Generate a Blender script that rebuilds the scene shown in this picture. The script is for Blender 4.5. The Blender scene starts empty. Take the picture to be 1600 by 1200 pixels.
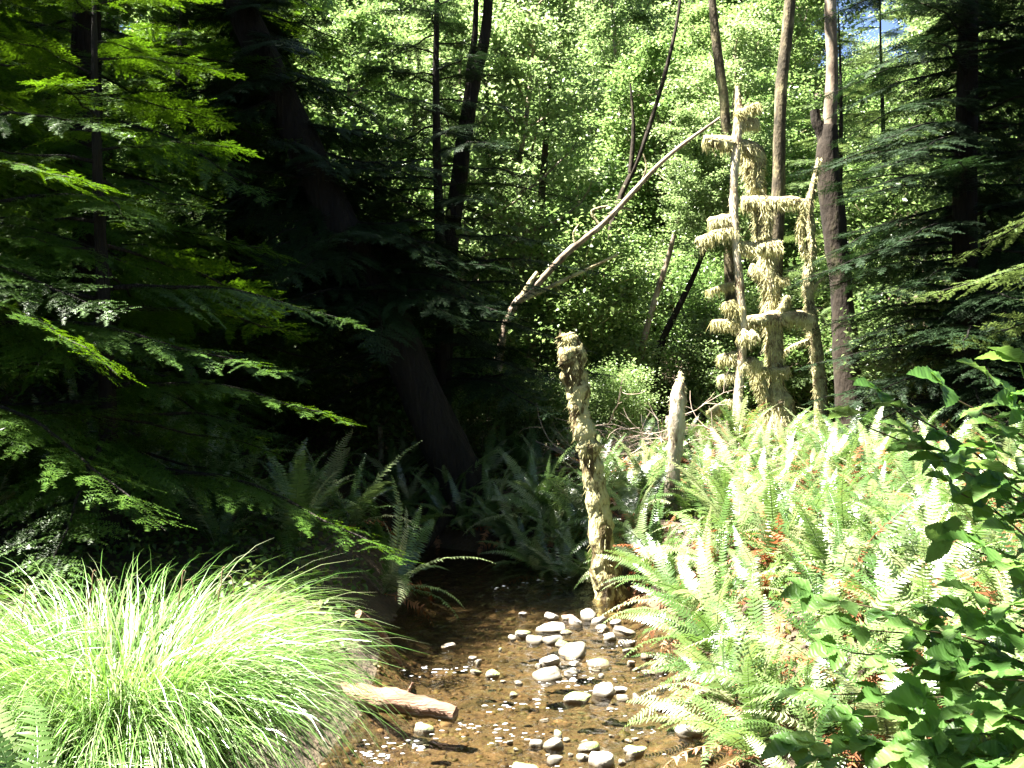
import bpy, math, random
import numpy as np
from mathutils import Vector, Matrix, Euler

# ------------------------------------------------------------------ camera, sky, sun, exposure
scene = bpy.context.scene
cam_data = bpy.data.cameras.new("camera")
cam = bpy.data.objects.new("camera", cam_data)
scene.collection.objects.link(cam)
CAM_H = 2.0
cam.location = (0, 0, CAM_H)
cam.rotation_euler = (math.radians(90), 0, 0)
cam_data.sensor_width = 36.0
cam_data.lens = 36.0
cam_data.clip_end = 500
scene.camera = cam

SUN_TO = Vector((-0.43, -0.05, 0.90)).normalized()      # from the ground towards the sun
SUN_EL = math.asin(SUN_TO.z)
world = bpy.data.worlds.new("World")
scene.world = world
world.use_nodes = True
wn = world.node_tree.nodes
sky = wn.new("ShaderNodeTexSky")
sky.sky_type = 'NISHITA'
sky.sun_disc = False
sky.sun_elevation = SUN_EL
sky.sun_rotation = math.atan2(SUN_TO.x, SUN_TO.y)
sky.air_density = 0.4
sky.dust_density = 0.6
bg = wn["Background"]
bg.inputs[1].default_value = 0.05
world.node_tree.links.new(sky.outputs[0], bg.inputs[0])

sun_data = bpy.data.lights.new("sun", 'SUN')
sun_data.energy = 5.0
sun_data.angle = math.radians(0.5)
sun_data.color = (1.0, 0.95, 0.86)
sun = bpy.data.objects.new("sun", sun_data)
scene.collection.objects.link(sun)
sun.rotation_euler = SUN_TO.to_track_quat('Z', 'Y').to_euler()
sun.location = SUN_TO * 60

scene.view_settings.view_transform = 'Standard'
scene.view_settings.look = 'None'
scene.view_settings.gamma = 1
scene.view_settings.use_curve_mapping = False
scene.view_settings.exposure = 3.45
scene.render.engine = 'CYCLES'
cy = scene.cycles
cy.max_bounces = 5
cy.diffuse_bounces = 1
cy.glossy_bounces = 2
cy.transmission_bounces = 3
cy.transparent_max_bounces = 6
cy.caustics_reflective = False
cy.caustics_refractive = False
cy.use_denoising = True
cy.sample_clamp_indirect = 4.0

C = scene.collection
R = random.Random(7)
NR = np.random.default_rng(7)
rad = math.radians


# ------------------------------------------------------------------ helpers
def pix(px, py, Y):
    """a photograph pixel seen at depth Y"""
    return Vector(((px - 800) / 1600 * Y, Y, CAM_H - (py - 600) / 1600 * Y))


class MB:
    def __init__(self):
        self.v, self.f3, self.f4, self.n = [], [], [], 0
        self.m3, self.m4 = [], []

    def add(self, V, F, mi=0):
        V = np.asarray(V, dtype=np.float32).reshape(-1, 3)
        F = np.asarray(F, dtype=np.int32)
        if F.ndim == 1:
            F = F.reshape(1, -1)
        (self.f3 if F.shape[1] == 3 else self.f4).append(F + self.n)
        (self.m3 if F.shape[1] == 3 else self.m4).append(np.full(len(F), mi, np.int32))
        self.v.append(V)
        self.n += len(V)

    def mesh(self, name, mats, smooth=False):
        me = bpy.data.meshes.new(name)
        V = np.concatenate(self.v)
        F3 = np.concatenate(self.f3) if self.f3 else np.zeros((0, 3), np.int32)
        F4 = np.concatenate(self.f4) if self.f4 else np.zeros((0, 4), np.int32)
        me.vertices.add(len(V))
        me.vertices.foreach_set('co', V.ravel())
        li = np.concatenate([F3.ravel(), F4.ravel()]).astype(np.int32)
        me.loops.add(len(li))
        me.loops.foreach_set('vertex_index', li)
        st = np.concatenate([np.arange(len(F3)) * 3, len(F3) * 3 + np.arange(len(F4)) * 4]).astype(np.int32)
        me.polygons.add(len(st))
        me.polygons.foreach_set('loop_start', st)
        mi = np.concatenate((self.m3 or [np.zeros(0, np.int32)]) + (self.m4 or [np.zeros(0, np.int32)])).astype(np.int32)
        me.polygons.foreach_set('material_index', mi)
        if smooth:
            me.polygons.foreach_set('use_smooth', np.ones(len(st), bool))
        for m in (mats if isinstance(mats, (list, tuple)) else [mats]):
            me.materials.append(m)
        me.update(calc_edges=True)
        me.validate()
        return me


def obj(name, me, parent=None, loc=(0, 0, 0), rot=None, scale=None, mat=None):
    o = bpy.data.objects.new(name, me)
    C.objects.link(o)
    o.location = loc
    if rot is not None:
        o.rotation_euler = rot
    if scale is not None:
        o.scale = (scale,) * 3 if isinstance(scale, (int, float)) else scale
    if parent is not None:
        o.parent = parent
    if mat is not None:
        o.material_slots[0].link = 'OBJECT'
        o.material_slots[0].material = mat
    return o


def tag(o, label, cat, group=None):
    o['label'] = label
    o['category'] = cat
    if group:
        o['group'] = group
    return o


def thing(name, label, cat, loc=(0, 0, 0), group=None):
    return tag(obj(name, None, loc=loc), label, cat, group)


def smooth(x, a, b):
    t = np.clip((x - a) / (b - a), 0, 1)
    return t * t * (3 - 2 * t)


def frames(P):
    P = np.asarray(P, float)
    T = np.gradient(P, axis=0)
    T /= np.linalg.norm(T, axis=1, keepdims=True) + 1e-9
    ref = np.array([0.31, 0.9, 0.2]) if abs(T[0][2]) > 0.7 else np.array([0., 0., 1.])
    U = np.cross(T, ref)
    U /= np.linalg.norm(U, axis=1, keepdims=True) + 1e-9
    W = np.cross(T, U)
    return T, U, W


def resample(P, rr, n):
    P = np.asarray(P, float)
    rr = np.asarray(rr, float)
    # Catmull-Rom style smoothing through the given points
    t = np.arange(len(P))
    tt = np.linspace(0, len(P) - 1, n)
    out = np.zeros((n, 3))
    for k in range(n):
        i = min(int(tt[k]), len(P) - 2)
        u = tt[k] - i
        p0, p1, p2, p3 = P[max(i - 1, 0)], P[i], P[i + 1], P[min(i + 2, len(P) - 1)]
        out[k] = 0.5 * ((2 * p1) + (-p0 + p2) * u + (2 * p0 - 5 * p1 + 4 * p2 - p3) * u * u + (-p0 + 3 * p1 - 3 * p2 + p3) * u ** 3)
    return out, np.interp(tt, t, rr)


def tube(mb, P, rr, sides=8, rough=0.0, n=None, cap=True, rng=NR, mi=0):
    if n:
        P, rr = resample(P, rr, n)
    P = np.asarray(P, float)
    rr = np.asarray(rr, float)
    T, U, W = frames(P)
    k = len(P)
    a = np.linspace(0, 2 * math.pi, sides, endpoint=False)
    nz = rng.normal(0, 1, (k, sides))
    if rough and k > 6:
        nz = (nz + np.roll(nz, 1, 0) + np.roll(nz, -1, 0)) / 3 * 1.3 + (np.roll(nz, 1, 1) + np.roll(nz, -1, 1)) * .3
    rad_ = rr[:, None] * (1 + rough * nz)
    # low frequency fluting along the trunk
    if rough:
        fl = rng.normal(0, rough * 0.8, sides)
        rad_ *= 1 + fl[None, :]
    V = P[:, None, :] + rad_[:, :, None] * (np.cos(a)[None, :, None] * U[:, None, :] + np.sin(a)[None, :, None] * W[:, None, :])
    idx = np.arange(k * sides).reshape(k, sides)
    F = np.stack([idx[:-1], np.roll(idx[:-1], -1, 1), np.roll(idx[1:], -1, 1), idx[1:]], -1).reshape(-1, 4)
    V = V.reshape(-1, 3)
    mb.add(V, F, mi)
    if cap:
        base = mb.n - len(V)
        for row, ctr in ((0, P[0]), (k - 1, P[-1])):
            ring = V[row * sides:(row + 1) * sides]
            VV = np.vstack([ring, ctr[None]])
            j = np.arange(sides)
            FF = np.stack([j, np.roll(j, -1), np.full(sides, sides)], -1)
            mb.add(VV, FF, mi)


# ------------------------------------------------------------------ materials
def nt(name):
    m = bpy.data.materials.new(name)
    m.use_nodes = True
    t = m.node_tree
    for n in list(t.nodes):
        t.nodes.remove(n)
    out = t.nodes.new('ShaderNodeOutputMaterial')
    return m, t, t.nodes, t.links, out


def ramp(t, stops):
    r = t.nodes.new('ShaderNodeValToRGB')
    e = r.color_ramp.elements
    while len(e) < len(stops):
        e.new(0.5)
    for k, (p, c) in enumerate(stops):
        e[k].position = p
        e[k].color = (*c, 1)
    return r


def leaf_mat(name, cols, trans=0.35, rough=0.45, spec=0.5, island=True, tcol=None, veins=False):
    m, t, N, L, out = nt(name)
    oi = N.new('ShaderNodeObjectInfo')
    src = oi.outputs['Random']
    if island:
        g = N.new('ShaderNodeNewGeometry')
        mx = N.new('ShaderNodeMath'); mx.operation = 'MULTIPLY_ADD'
        mx.inputs[1].default_value = 0.6
        mm = N.new('ShaderNodeMath'); mm.operation = 'MULTIPLY'; mm.inputs[1].default_value = 0.4
        L.new(oi.outputs['Random'], mm.inputs[0])
        L.new(g.outputs['Random Per Island'], mx.inputs[0])
        L.new(mm.outputs[0], mx.inputs[2])
        src = mx.outputs[0]
    r = ramp(t, [(i / (len(cols) - 1), c) for i, c in enumerate(cols)])
    L.new(src, r.inputs[0])
    p = N.new('ShaderNodeBsdfPrincipled')
    p.inputs['Roughness'].default_value = rough
    p.inputs['Specular IOR Level'].default_value = spec
    L.new(r.outputs[0], p.inputs['Base Color'])
    tr = N.new('ShaderNodeBsdfTranslucent')
    hs = N.new('ShaderNodeHueSaturation')
    hs.inputs['Hue'].default_value = 0.496 if name.startswith('broad') else 0.485
    hs.inputs['Saturation'].default_value = .95 if name.startswith('broad') else 1.1
    hs.inputs['Value'].default_value = 1.9
    L.new(r.outputs[0], hs.inputs['Color'])
    L.new(hs.outputs[0], tr.inputs[0])
    mix = N.new('ShaderNodeMixShader')
    mix.inputs[0].default_value = trans
    L.new(p.outputs[0], mix.inputs[1])
    L.new(tr.outputs[0], mix.inputs[2])
    L.new(mix.outputs[0], out.inputs[0])
    if veins:
        tc = N.new('ShaderNodeTexCoord')
        no = N.new('ShaderNodeTexWave'); no.inputs['Scale'].default_value = 34; no.inputs['Distortion'].default_value = 3.5; no.inputs['Detail'].default_value = 2
        L.new(tc.outputs['Object'], no.inputs['Vector'])
        b = N.new('ShaderNodeBump'); b.inputs['Strength'].default_value = 0.22; b.inputs['Distance'].default_value = 0.004
        L.new(no.outputs[0], b.inputs['Height'])
        L.new(b.outputs[0], p.inputs['Normal'])
    return m


def noise_mat(name, stops, scale=6, detail=6, rough=0.9, bump=0.6, bdist=0.02, stretch=(1, 1, 1), spec=0.3, coord='Object', bscale=None, distort=0.0):
    m, t, N, L, out = nt(name)
    tc = N.new('ShaderNodeTexCoord')
    mp = N.new('ShaderNodeMapping')
    mp.inputs['Scale'].default_value = stretch
    L.new(tc.outputs[coord], mp.inputs[0])
    no = N.new('ShaderNodeTexNoise')
    no.inputs['Scale'].default_value = scale
    no.inputs['Detail'].default_value = detail
    no.inputs['Roughness'].default_value = 0.65
    no.inputs['Distortion'].default_value = distort
    L.new(mp.outputs[0], no.inputs['Vector'])
    r = ramp(t, stops)
    L.new(no.outputs[0], r.inputs[0])
    p = N.new('ShaderNodeBsdfPrincipled')
    p.inputs['Roughness'].default_value = rough
    p.inputs['Specular IOR Level'].default_value = spec
    L.new(r.outputs[0], p.inputs['Base Color'])
    n2 = N.new('ShaderNodeTexNoise')
    n2.inputs['Scale'].default_value = bscale or scale * 4
    n2.inputs['Detail'].default_value = 5
    L.new(mp.outputs[0], n2.inputs['Vector'])
    b = N.new('ShaderNodeBump')
    b.inputs['Strength'].default_value = bump
    b.inputs['Distance'].default_value = bdist
    L.new(n2.outputs[0], b.inputs['Height'])
    L.new(b.outputs[0], p.inputs['Normal'])
    L.new(p.outputs[0], out.inputs[0])
    return m


M = {}
M['fern'] = leaf_mat('fern_green', [(0.035, 0.08, 0.018), (0.075, 0.14, 0.035), (0.13, 0.20, 0.065), (0.29, 0.32, 0.18)], 0.28, 0.33, 1.0, island=False)
M['fern_dead'] = leaf_mat('fern_dead', [(0.14, 0.05, 0.02), (0.26, 0.11, 0.05), (0.36, 0.20, 0.11)], 0.25, 0.8, 0.2, island=False)
M['sedge'] = leaf_mat('sedge_green', [(0.05, 0.13, 0.02), (0.09, 0.19, 0.035), (0.13, 0.23, 0.06), (0.42, 0.44, 0.30), (0.52, 0.50, 0.38)], 0.25, 0.28, 1.0)
M['sedge_spike'] = leaf_mat('sedge_spike', [(0.14, 0.09, 0.05), (0.26, 0.18, 0.11)], 0.1, 0.7, 0.2)
M['berry'] = leaf_mat('berry_leaf', [(0.05, 0.12, 0.025), (0.085, 0.18, 0.04), (0.14, 0.24, 0.07)], 0.4, 0.4, 0.45, island=False, veins=True)
M['broad'] = leaf_mat('broad_leaf', [(0.05, 0.10, 0.02), (0.10, 0.17, 0.04), (0.19, 0.26, 0.085)], 0.45, 0.36, 0.7)
M['broad_pale'] = leaf_mat('broad_leaf_pale', [(0.07, 0.12, 0.03), (0.13, 0.20, 0.06), (0.24, 0.30, 0.14)], 0.45, 0.36, 0.7)
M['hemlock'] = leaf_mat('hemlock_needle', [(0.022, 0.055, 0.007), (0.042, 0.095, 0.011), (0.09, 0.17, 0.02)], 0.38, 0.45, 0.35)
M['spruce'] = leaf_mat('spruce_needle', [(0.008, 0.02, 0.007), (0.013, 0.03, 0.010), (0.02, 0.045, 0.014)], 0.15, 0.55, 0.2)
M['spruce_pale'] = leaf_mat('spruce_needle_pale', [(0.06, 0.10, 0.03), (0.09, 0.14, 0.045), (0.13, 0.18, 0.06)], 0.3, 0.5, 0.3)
M['cover'] = leaf_mat('ground_cover', [(0.04, 0.09, 0.015), (0.08, 0.15, 0.03), (0.16, 0.12, 0.05)], 0.3, 0.5, 0.4)
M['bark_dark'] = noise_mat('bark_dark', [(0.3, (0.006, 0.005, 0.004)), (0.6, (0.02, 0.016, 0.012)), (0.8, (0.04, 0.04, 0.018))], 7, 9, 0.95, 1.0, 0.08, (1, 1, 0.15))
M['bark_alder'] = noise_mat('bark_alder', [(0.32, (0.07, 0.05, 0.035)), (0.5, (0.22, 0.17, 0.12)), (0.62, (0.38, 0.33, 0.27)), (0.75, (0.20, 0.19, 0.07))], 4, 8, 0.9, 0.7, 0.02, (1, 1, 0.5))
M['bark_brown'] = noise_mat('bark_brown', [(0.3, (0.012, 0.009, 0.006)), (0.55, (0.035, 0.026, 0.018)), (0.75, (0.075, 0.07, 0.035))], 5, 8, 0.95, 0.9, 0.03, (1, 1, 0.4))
M['bark_lichen'] = noise_mat('bark_lichen', [(0.35, (0.03, 0.025, 0.016)), (0.5, (0.10, 0.08, 0.05)), (0.6, (0.22, 0.19, 0.10)), (0.75, (0.32, 0.30, 0.17))], 5, 8, 0.95, 0.9, 0.03, (1, 1, 0.5))
M['bark_mossy'] = noise_mat('bark_mossy', [(0.3, (0.05, 0.04, 0.025)), (0.42, (0.18, 0.14, 0.08)), (0.55, (0.40, 0.37, 0.20)), (0.8, (0.55, 0.52, 0.32))], 6, 9, 0.95, 1.0, 0.04)
M['moss'] = leaf_mat('hanging_moss', [(0.18, 0.17, 0.07), (0.38, 0.36, 0.17), (0.54, 0.52, 0.30), (0.66, 0.63, 0.44)], 0.3, 0.9, 0.1)
M['snag'] = noise_mat('snag_lichen', [(0.36, (0.035, 0.025, 0.015)), (0.47, (0.10, 0.075, 0.03)), (0.52, (0.36, 0.33, 0.16)), (0.75, (0.55, 0.52, 0.33))], 7, 9, 0.95, 1.0, 0.04, (1, 1, 0.45))
M['snag_white'] = noise_mat('snag_bleached', [(0.35, (0.14, 0.09, 0.05)), (0.48, (0.42, 0.36, 0.26)), (0.75, (0.62, 0.58, 0.47))], 7, 8, 0.95, 0.8, 0.02, (1, 1, 0.4))
M['wood'] = noise_mat('drift_wood', [(0.3, (0.07, 0.035, 0.02)), (0.5, (0.17, 0.10, 0.065)), (0.8, (0.28, 0.18, 0.12))], 14, 9, 0.75, 1.0, 0.02, (0.15, 1, 1))
M['twig'] = noise_mat('dry_twig', [(0.3, (0.20, 0.14, 0.10)), (0.7, (0.42, 0.34, 0.28))], 8, 3, 0.9, 0.2)
M['stem'] = noise_mat('green_stem', [(0.3, (0.05, 0.035, 0.02)), (0.7, (0.14, 0.10, 0.05))], 12, 3, 0.7, 0.2)
M['stone'] = noise_mat('stone_pale', [(0.3, (0.16, 0.14, 0.11)), (0.52, (0.33, 0.30, 0.26)), (0.75, (0.50, 0.47, 0.42))], 9, 8, 0.75, 0.5, 0.01)
M['stone_wet'] = noise_mat('stone_wet', [(0.3, (0.10, 0.085, 0.07)), (0.55, (0.19, 0.17, 0.14)), (0.8, (0.28, 0.26, 0.21))], 9, 8, 0.35, 0.4, 0.008, spec=0.6)
M['stone_tan'] = noise_mat('stone_tan', [(0.3, (0.25, 0.16, 0.11)), (0.6, (0.40, 0.29, 0.22)), (0.8, (0.50, 0.42, 0.34))], 9, 8, 0.6, 0.5, 0.01)
M['foam_glint'] = noise_mat('white_water_glint', [(0.3, (0.75, 0.76, 0.80)), (0.7, (0.85, 0.85, 0.88))], 9, 3, 0.15, 0.3, 0.004, spec=0.8)


def add_wet(m):
    t = m.node_tree; N = t.nodes; L = t.links
    p = next(n for n in N if n.type == 'BSDF_PRINCIPLED')
    src = p.inputs['Base Color'].links[0].from_socket
    g = N.new('ShaderNodeNewGeometry'); sp = N.new('ShaderNodeSeparateXYZ'); L.new(g.outputs['Position'], sp.inputs[0])
    no = N.new('ShaderNodeTexNoise'); no.inputs['Scale'].default_value = 25
    ma = N.new('ShaderNodeMath'); ma.operation = 'MULTIPLY_ADD'; ma.inputs[1].default_value = -.014
    L.new(no.outputs[0], ma.inputs[0]); L.new(sp.outputs['Z'], ma.inputs[2])
    mr = N.new('ShaderNodeMapRange'); mr.inputs[1].default_value = 0.0; mr.inputs[2].default_value = 0.018
    L.new(ma.outputs[0], mr.inputs[0])
    oi = N.new('ShaderNodeObjectInfo')
    vr = N.new('ShaderNodeMapRange'); vr.inputs[3].default_value = .7; vr.inputs[4].default_value = 1.1
    L.new(oi.outputs['Random'], vr.inputs[0])
    sc = N.new('ShaderNodeVectorMath'); sc.operation = 'SCALE'; L.new(src, sc.inputs[0]); L.new(vr.outputs[0], sc.inputs['Scale'])
    mx = N.new('ShaderNodeMixRGB'); mx.inputs[1].default_value = (.11, .095, .07, 1)
    L.new(mr.outputs[0], mx.inputs[0]); L.new(sc.outputs[0], mx.inputs[2]); L.new(mx.outputs[0], p.inputs['Base Color'])
    r2 = N.new('ShaderNodeMapRange'); r2.inputs[3].default_value = .25; r2.inputs[4].default_value = p.inputs['Roughness'].default_value
    L.new(mr.outputs[0], r2.inputs[0]); L.new(r2.outputs[0], p.inputs['Roughness'])


def stone_moss_mat():
    m, t, N, L, out = nt('stone_mossy')
    g = N.new('ShaderNodeNewGeometry')
    sp = N.new('ShaderNodeSeparateXYZ')
    L.new(g.outputs['Normal'], sp.inputs[0])
    tc = N.new('ShaderNodeTexCoord')
    no = N.new('ShaderNodeTexNoise'); no.inputs['Scale'].default_value = 14; no.inputs['Detail'].default_value = 7
    L.new(tc.outputs['Object'], no.inputs['Vector'])
    ad = N.new('ShaderNodeMath'); ad.operation = 'MULTIPLY_ADD'; ad.inputs[1].default_value = 0.55
    L.new(sp.outputs['Z'], ad.inputs[0]); L.new(no.outputs[0], ad.inputs[2])
    r = ramp(t, [(0.5, (0.22, 0.20, 0.17)), (0.72, (0.30, 0.28, 0.20)), (0.82, (0.14, 0.19, 0.05)), (1.0, (0.20, 0.25, 0.08))])
    L.new(ad.outputs[0], r.inputs[0])
    p = N.new('ShaderNodeBsdfPrincipled'); p.inputs['Roughness'].default_value = 0.85
    L.new(r.outputs[0], p.inputs['Base Color'])
    b = N.new('ShaderNodeBump'); b.inputs['Strength'].default_value = 0.7; b.inputs['Distance'].default_value = 0.01
    n2 = N.new('ShaderNodeTexNoise'); n2.inputs['Scale'].default_value = 70
    L.new(tc.outputs['Object'], n2.inputs['Vector'])
    L.new(n2.outputs[0], b.inputs['Height']); L.new(b.outputs[0], p.inputs['Normal'])
    L.new(p.outputs[0], out.inputs[0])
    return m


M['stone_moss'] = stone_moss_mat()
for k_ in ('stone', 'stone_wet', 'stone_tan', 'stone_moss', 'wood'):
    add_wet(M[k_])


def algae(t, tc, col):
    """olive silt and algae lying in streaks over the stream bed"""
    N, L = t.nodes, t.links
    mp = N.new('ShaderNodeMapping'); mp.inputs['Scale'].default_value = (2.2, 3.4, 0.01)
    L.new(tc.outputs['Object'], mp.inputs[0])
    no = N.new('ShaderNodeTexNoise'); no.inputs['Scale'].default_value = 1.0; no.inputs['Detail'].default_value = 8; no.inputs['Roughness'].default_value = .68; no.inputs['Distortion'].default_value = .8
    L.new(mp.outputs[0], no.inputs['Vector'])
    r = ramp(t, [(0.36, (1, 1, 1)), (0.47, (.35, .35, .35)), (0.60, (0, 0, 0))])
    L.new(no.outputs[0], r.inputs[0])
    mx = N.new('ShaderNodeMixRGB'); mx.inputs[2].default_value = (0.035, 0.032, 0.012, 1)
    L.new(r.outputs[0], mx.inputs[0]); L.new(col.outputs[0], mx.inputs[1])
    return mx


def ground_mat():
    m, t, N, L, out = nt('forest_floor')
    tc = N.new('ShaderNodeTexCoord')
    no = N.new('ShaderNodeTexNoise'); no.inputs['Scale'].default_value = 3; no.inputs['Detail'].default_value = 10; no.inputs['Roughness'].default_value = 0.7
    L.new(tc.outputs['Object'], no.inputs['Vector'])
    soil = ramp(t, [(0.3, (0.025, 0.018, 0.012)), (0.5, (0.06, 0.042, 0.025)), (0.62, (0.075, 0.05, 0.028)), (0.75, (0.06, 0.075, 0.025))])
    L.new(no.outputs[0], soil.inputs[0])
    vo = N.new('ShaderNodeTexVoronoi'); vo.inputs['Scale'].default_value = 16
    L.new(tc.outputs['Object'], vo.inputs['Vector'])
    bed = ramp(t, [(0.0, (0.055, 0.038, 0.02)), (0.45, (0.095, 0.068, 0.036)), (0.75, (0.085, 0.075, 0.038)), (1.0, (0.14, 0.10, 0.06))])
    sc_ = N.new('ShaderNodeSeparateColor')
    L.new(vo.outputs['Color'], sc_.inputs[0])
    L.new(sc_.outputs[0], bed.inputs[0])
    bed = algae(t, tc, bed)
    sp = N.new('ShaderNodeSeparateXYZ')
    L.new(tc.outputs['Object'], sp.inputs[0])
    mr = N.new('ShaderNodeMapRange'); mr.inputs[1].default_value = -0.03; mr.inputs[2].default_value = 0.06
    L.new(sp.outputs['Z'], mr.inputs[0])
    mx = N.new('ShaderNodeMixRGB')
    L.new(mr.outputs[0], mx.inputs[0]); L.new(bed.outputs[0], mx.inputs[1]); L.new(soil.outputs[0], mx.inputs[2])
    p = N.new('ShaderNodeBsdfPrincipled'); p.inputs['Roughness'].default_value = 0.9
    L.new(mx.outputs[0], p.inputs['Base Color'])
    n2 = N.new('ShaderNodeTexNoise'); n2.inputs['Scale'].default_value = 25; n2.inputs['Detail'].default_value = 6
    L.new(tc.outputs['Object'], n2.inputs['Vector'])
    b = N.new('ShaderNodeBump'); b.inputs['Strength'].default_value = 0.9; b.inputs['Distance'].default_value = 0.04
    L.new(n2.outputs[0], b.inputs['Height']); L.new(b.outputs[0], p.inputs['Normal'])
    L.new(p.outputs[0], out.inputs[0])
    return m


def water_mat():
    m, t, N, L, out = nt('clear_brown_water')
    tc = N.new('ShaderNodeTexCoord')
    mp = N.new('ShaderNodeMapping'); mp.inputs['Scale'].default_value = (1.0, 0.7, 1)
    L.new(tc.outputs['Object'], mp.inputs[0])
    no = N.new('ShaderNodeTexNoise'); no.inputs['Scale'].default_value = 9; no.inputs['Detail'].default_value = 4; no.inputs['Distortion'].default_value = 0.6
    L.new(mp.outputs[0], no.inputs['Vector'])
    b = N.new('ShaderNodeBump'); b.inputs['Strength'].default_value = 0.8; b.inputs['Distance'].default_value = 0.06
    L.new(no.outputs[0], b.inputs['Height'])
    tr = N.new('ShaderNodeBsdfTransparent'); tr.inputs[0].default_value = (0.67, 0.60, 0.47, 1)
    gl = N.new('ShaderNodeBsdfGlossy'); gl.inputs['Roughness'].default_value = 0.10
    L.new(b.outputs[0], gl.inputs['Normal'])
    fr = N.new('ShaderNodeFresnel'); fr.inputs['IOR'].default_value = 1.33
    L.new(b.outputs[0], fr.inputs['Normal'])
    mx = N.new('ShaderNodeMixShader')
    L.new(fr.outputs[0], mx.inputs[0]); L.new(tr.outputs[0], mx.inputs[1]); L.new(gl.outputs[0], mx.inputs[2])
    L.new(mx.outputs[0], out.inputs[0])
    return m


# ------------------------------------------------------------------ terrain and water
def c_of(y):
    return 0.12 - 0.42 * np.clip(y - 9.9, 0, 8) ** 1.7 - 0.10 * np.clip(5.5 - y, 0, 6)


def w_of(y):
    return 1.12 + 0.06 * np.sin(y * 1.7)


_ph = NR.uniform(0, 6.28, (14, 2))
_fq = NR.normal(0, 1, (14, 2)) * np.linspace(0.5, 3.2, 14)[:, None]


def lump(x, y):
    s = 0
    for k in range(14):
        s = s + np.sin(x * _fq[k, 0] + y * _fq[k, 1] + _ph[k, 0]) / (1 + 0.35 * k)
    return s * 0.16


def H(x, y):
    x = np.asarray(x, float); y = np.asarray(y, float)
    dx = x - c_of(y)
    d = np.abs(dx) - w_of(y)
    d = d + 0.12 * lump(x * 1.5, y * 1.5)
    right = dx > 0
    hb = np.where(right, 0.42 + 0.028 * np.clip(y - 4, 0, 14), 0.46 + 0.02 * np.clip(y - 4, 0, 10))
    bank = smooth(d, -0.12, 0.65) * hb
    floor = -0.20 * smooth(-d, -0.1, 0.4)
    out = np.clip(d, 0, 60)
    g = bank + floor + smooth(d, 0.2, 1.5) * 0.35 * lump(x, y)
    g = g + np.where(right, 0.03, 0.05) * out
    g = g + np.where(~right, 0.42, 0.0) * np.clip(-x - 2.6, 0, 14) * smooth(y, 7.5, 13)
    g = g + 0.36 * np.clip(y - 18.5, 0, 60) * smooth(y, 17, 24) + 0.12 * np.clip(x - 8, 0, 30)
    return g


def grid(x0, x1, y0, y1, nx, ny, zf):
    xs, ys = np.linspace(x0, x1, nx), np.linspace(y0, y1, ny)
    X, Y = np.meshgrid(xs, ys)
    Z = zf(X, Y)
    V = np.stack([X, Y, Z], -1).reshape(-1, 3)
    i = np.arange(nx * ny).reshape(ny, nx)
    F = np.stack([i[:-1, :-1], i[:-1, 1:], i[1:, 1:], i[1:, :-1]], -1).reshape(-1, 4)
    return V, F


mb = MB()
xs = np.concatenate([np.linspace(-70, -10, 40)[:-1], np.linspace(-10, 10, 210), np.linspace(10, 70, 40)[1:]])
ys = np.concatenate([np.linspace(-30, -2, 20)[:-1], np.linspace(-2, 20, 230), np.linspace(20, 95, 70)[1:]])
X, Y = np.meshgrid(xs, ys)
V = np.stack([X, Y, H(X, Y)], -1).reshape(-1, 3)
i = np.arange(X.size).reshape(X.shape)
mb.add(V, np.stack([i[:-1, :-1], i[:-1, 1:], i[1:, 1:], i[1:, :-1]], -1).reshape(-1, 4))
ground = obj('ground', mb.mesh('ground', ground_mat(), True))
ground['kind'] = 'structure'

RIFFLE = [((640, 1053), (722, 1050)), ((715, 1140), (805, 1150)), ((600, 1160), (660, 1172)), ((770, 1110), (850, 1100)),
          ((780, 920), (880, 905)), ((560, 1180), (600, 1190)), ((860, 1075), (930, 1060))]


def on_water(px, py, z=0.0):
    Yd = (CAM_H - z) * 1600 / (py - 600)
    return pix(px, py, Yd)


def water_z(X, Y):
    z = 0.004 * lump(X * 5, Y * 4) * 2 + 0.003 * lump(X * 11 + 3, Y * 9)
    for (a, b) in RIFFLE:
        A, B = on_water(*a), on_water(*b)
        ax, ay, bx, by = A.x, A.y, B.x, B.y
        t = np.clip(((X - ax) * (bx - ax) + (Y - ay) * (by - ay)) / ((bx - ax) ** 2 + (by - ay) ** 2), 0, 1)
        dd = np.hypot(X - ax - t * (bx - ax), Y - ay - t * (by - ay))
        z = z + np.exp(-(dd / 0.09) ** 2) * (0.012 + 0.02 * lump(X * 22, Y * 22 + 5))
    return z


V, F = grid(-5.5, 2.2, 1.0, 15.5, 260, 480, water_z)
mb = MB(); mb.add(V, F)
water = obj('stream_water', mb.mesh('stream_water', water_mat(), True))
water['kind'] = 'structure'


# pebbles lying on the stream bed
def blob(rng, sub=1, flat=0.6, jag=0.16):
    import bmesh
    bm = bmesh.new()
    bmesh.ops.create_icosphere(bm, subdivisions=sub, radius=1)
    V = np.array([v.co[:] for v in bm.verts])
    F = np.array([[v.index for v in f.verts] for f in bm.faces])
    bm.free()
    k = rng.normal(0, 1, (5, 3)) * 1.6
    ph = rng.uniform(0, 6.28, 5)
    s = 1 + jag * np.sin(V @ k.T + ph).mean(1) * 1.6
    V = V * s[:, None] * np.array([1, rng.uniform(0.7, 1.0), flat])
    return V, F


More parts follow.
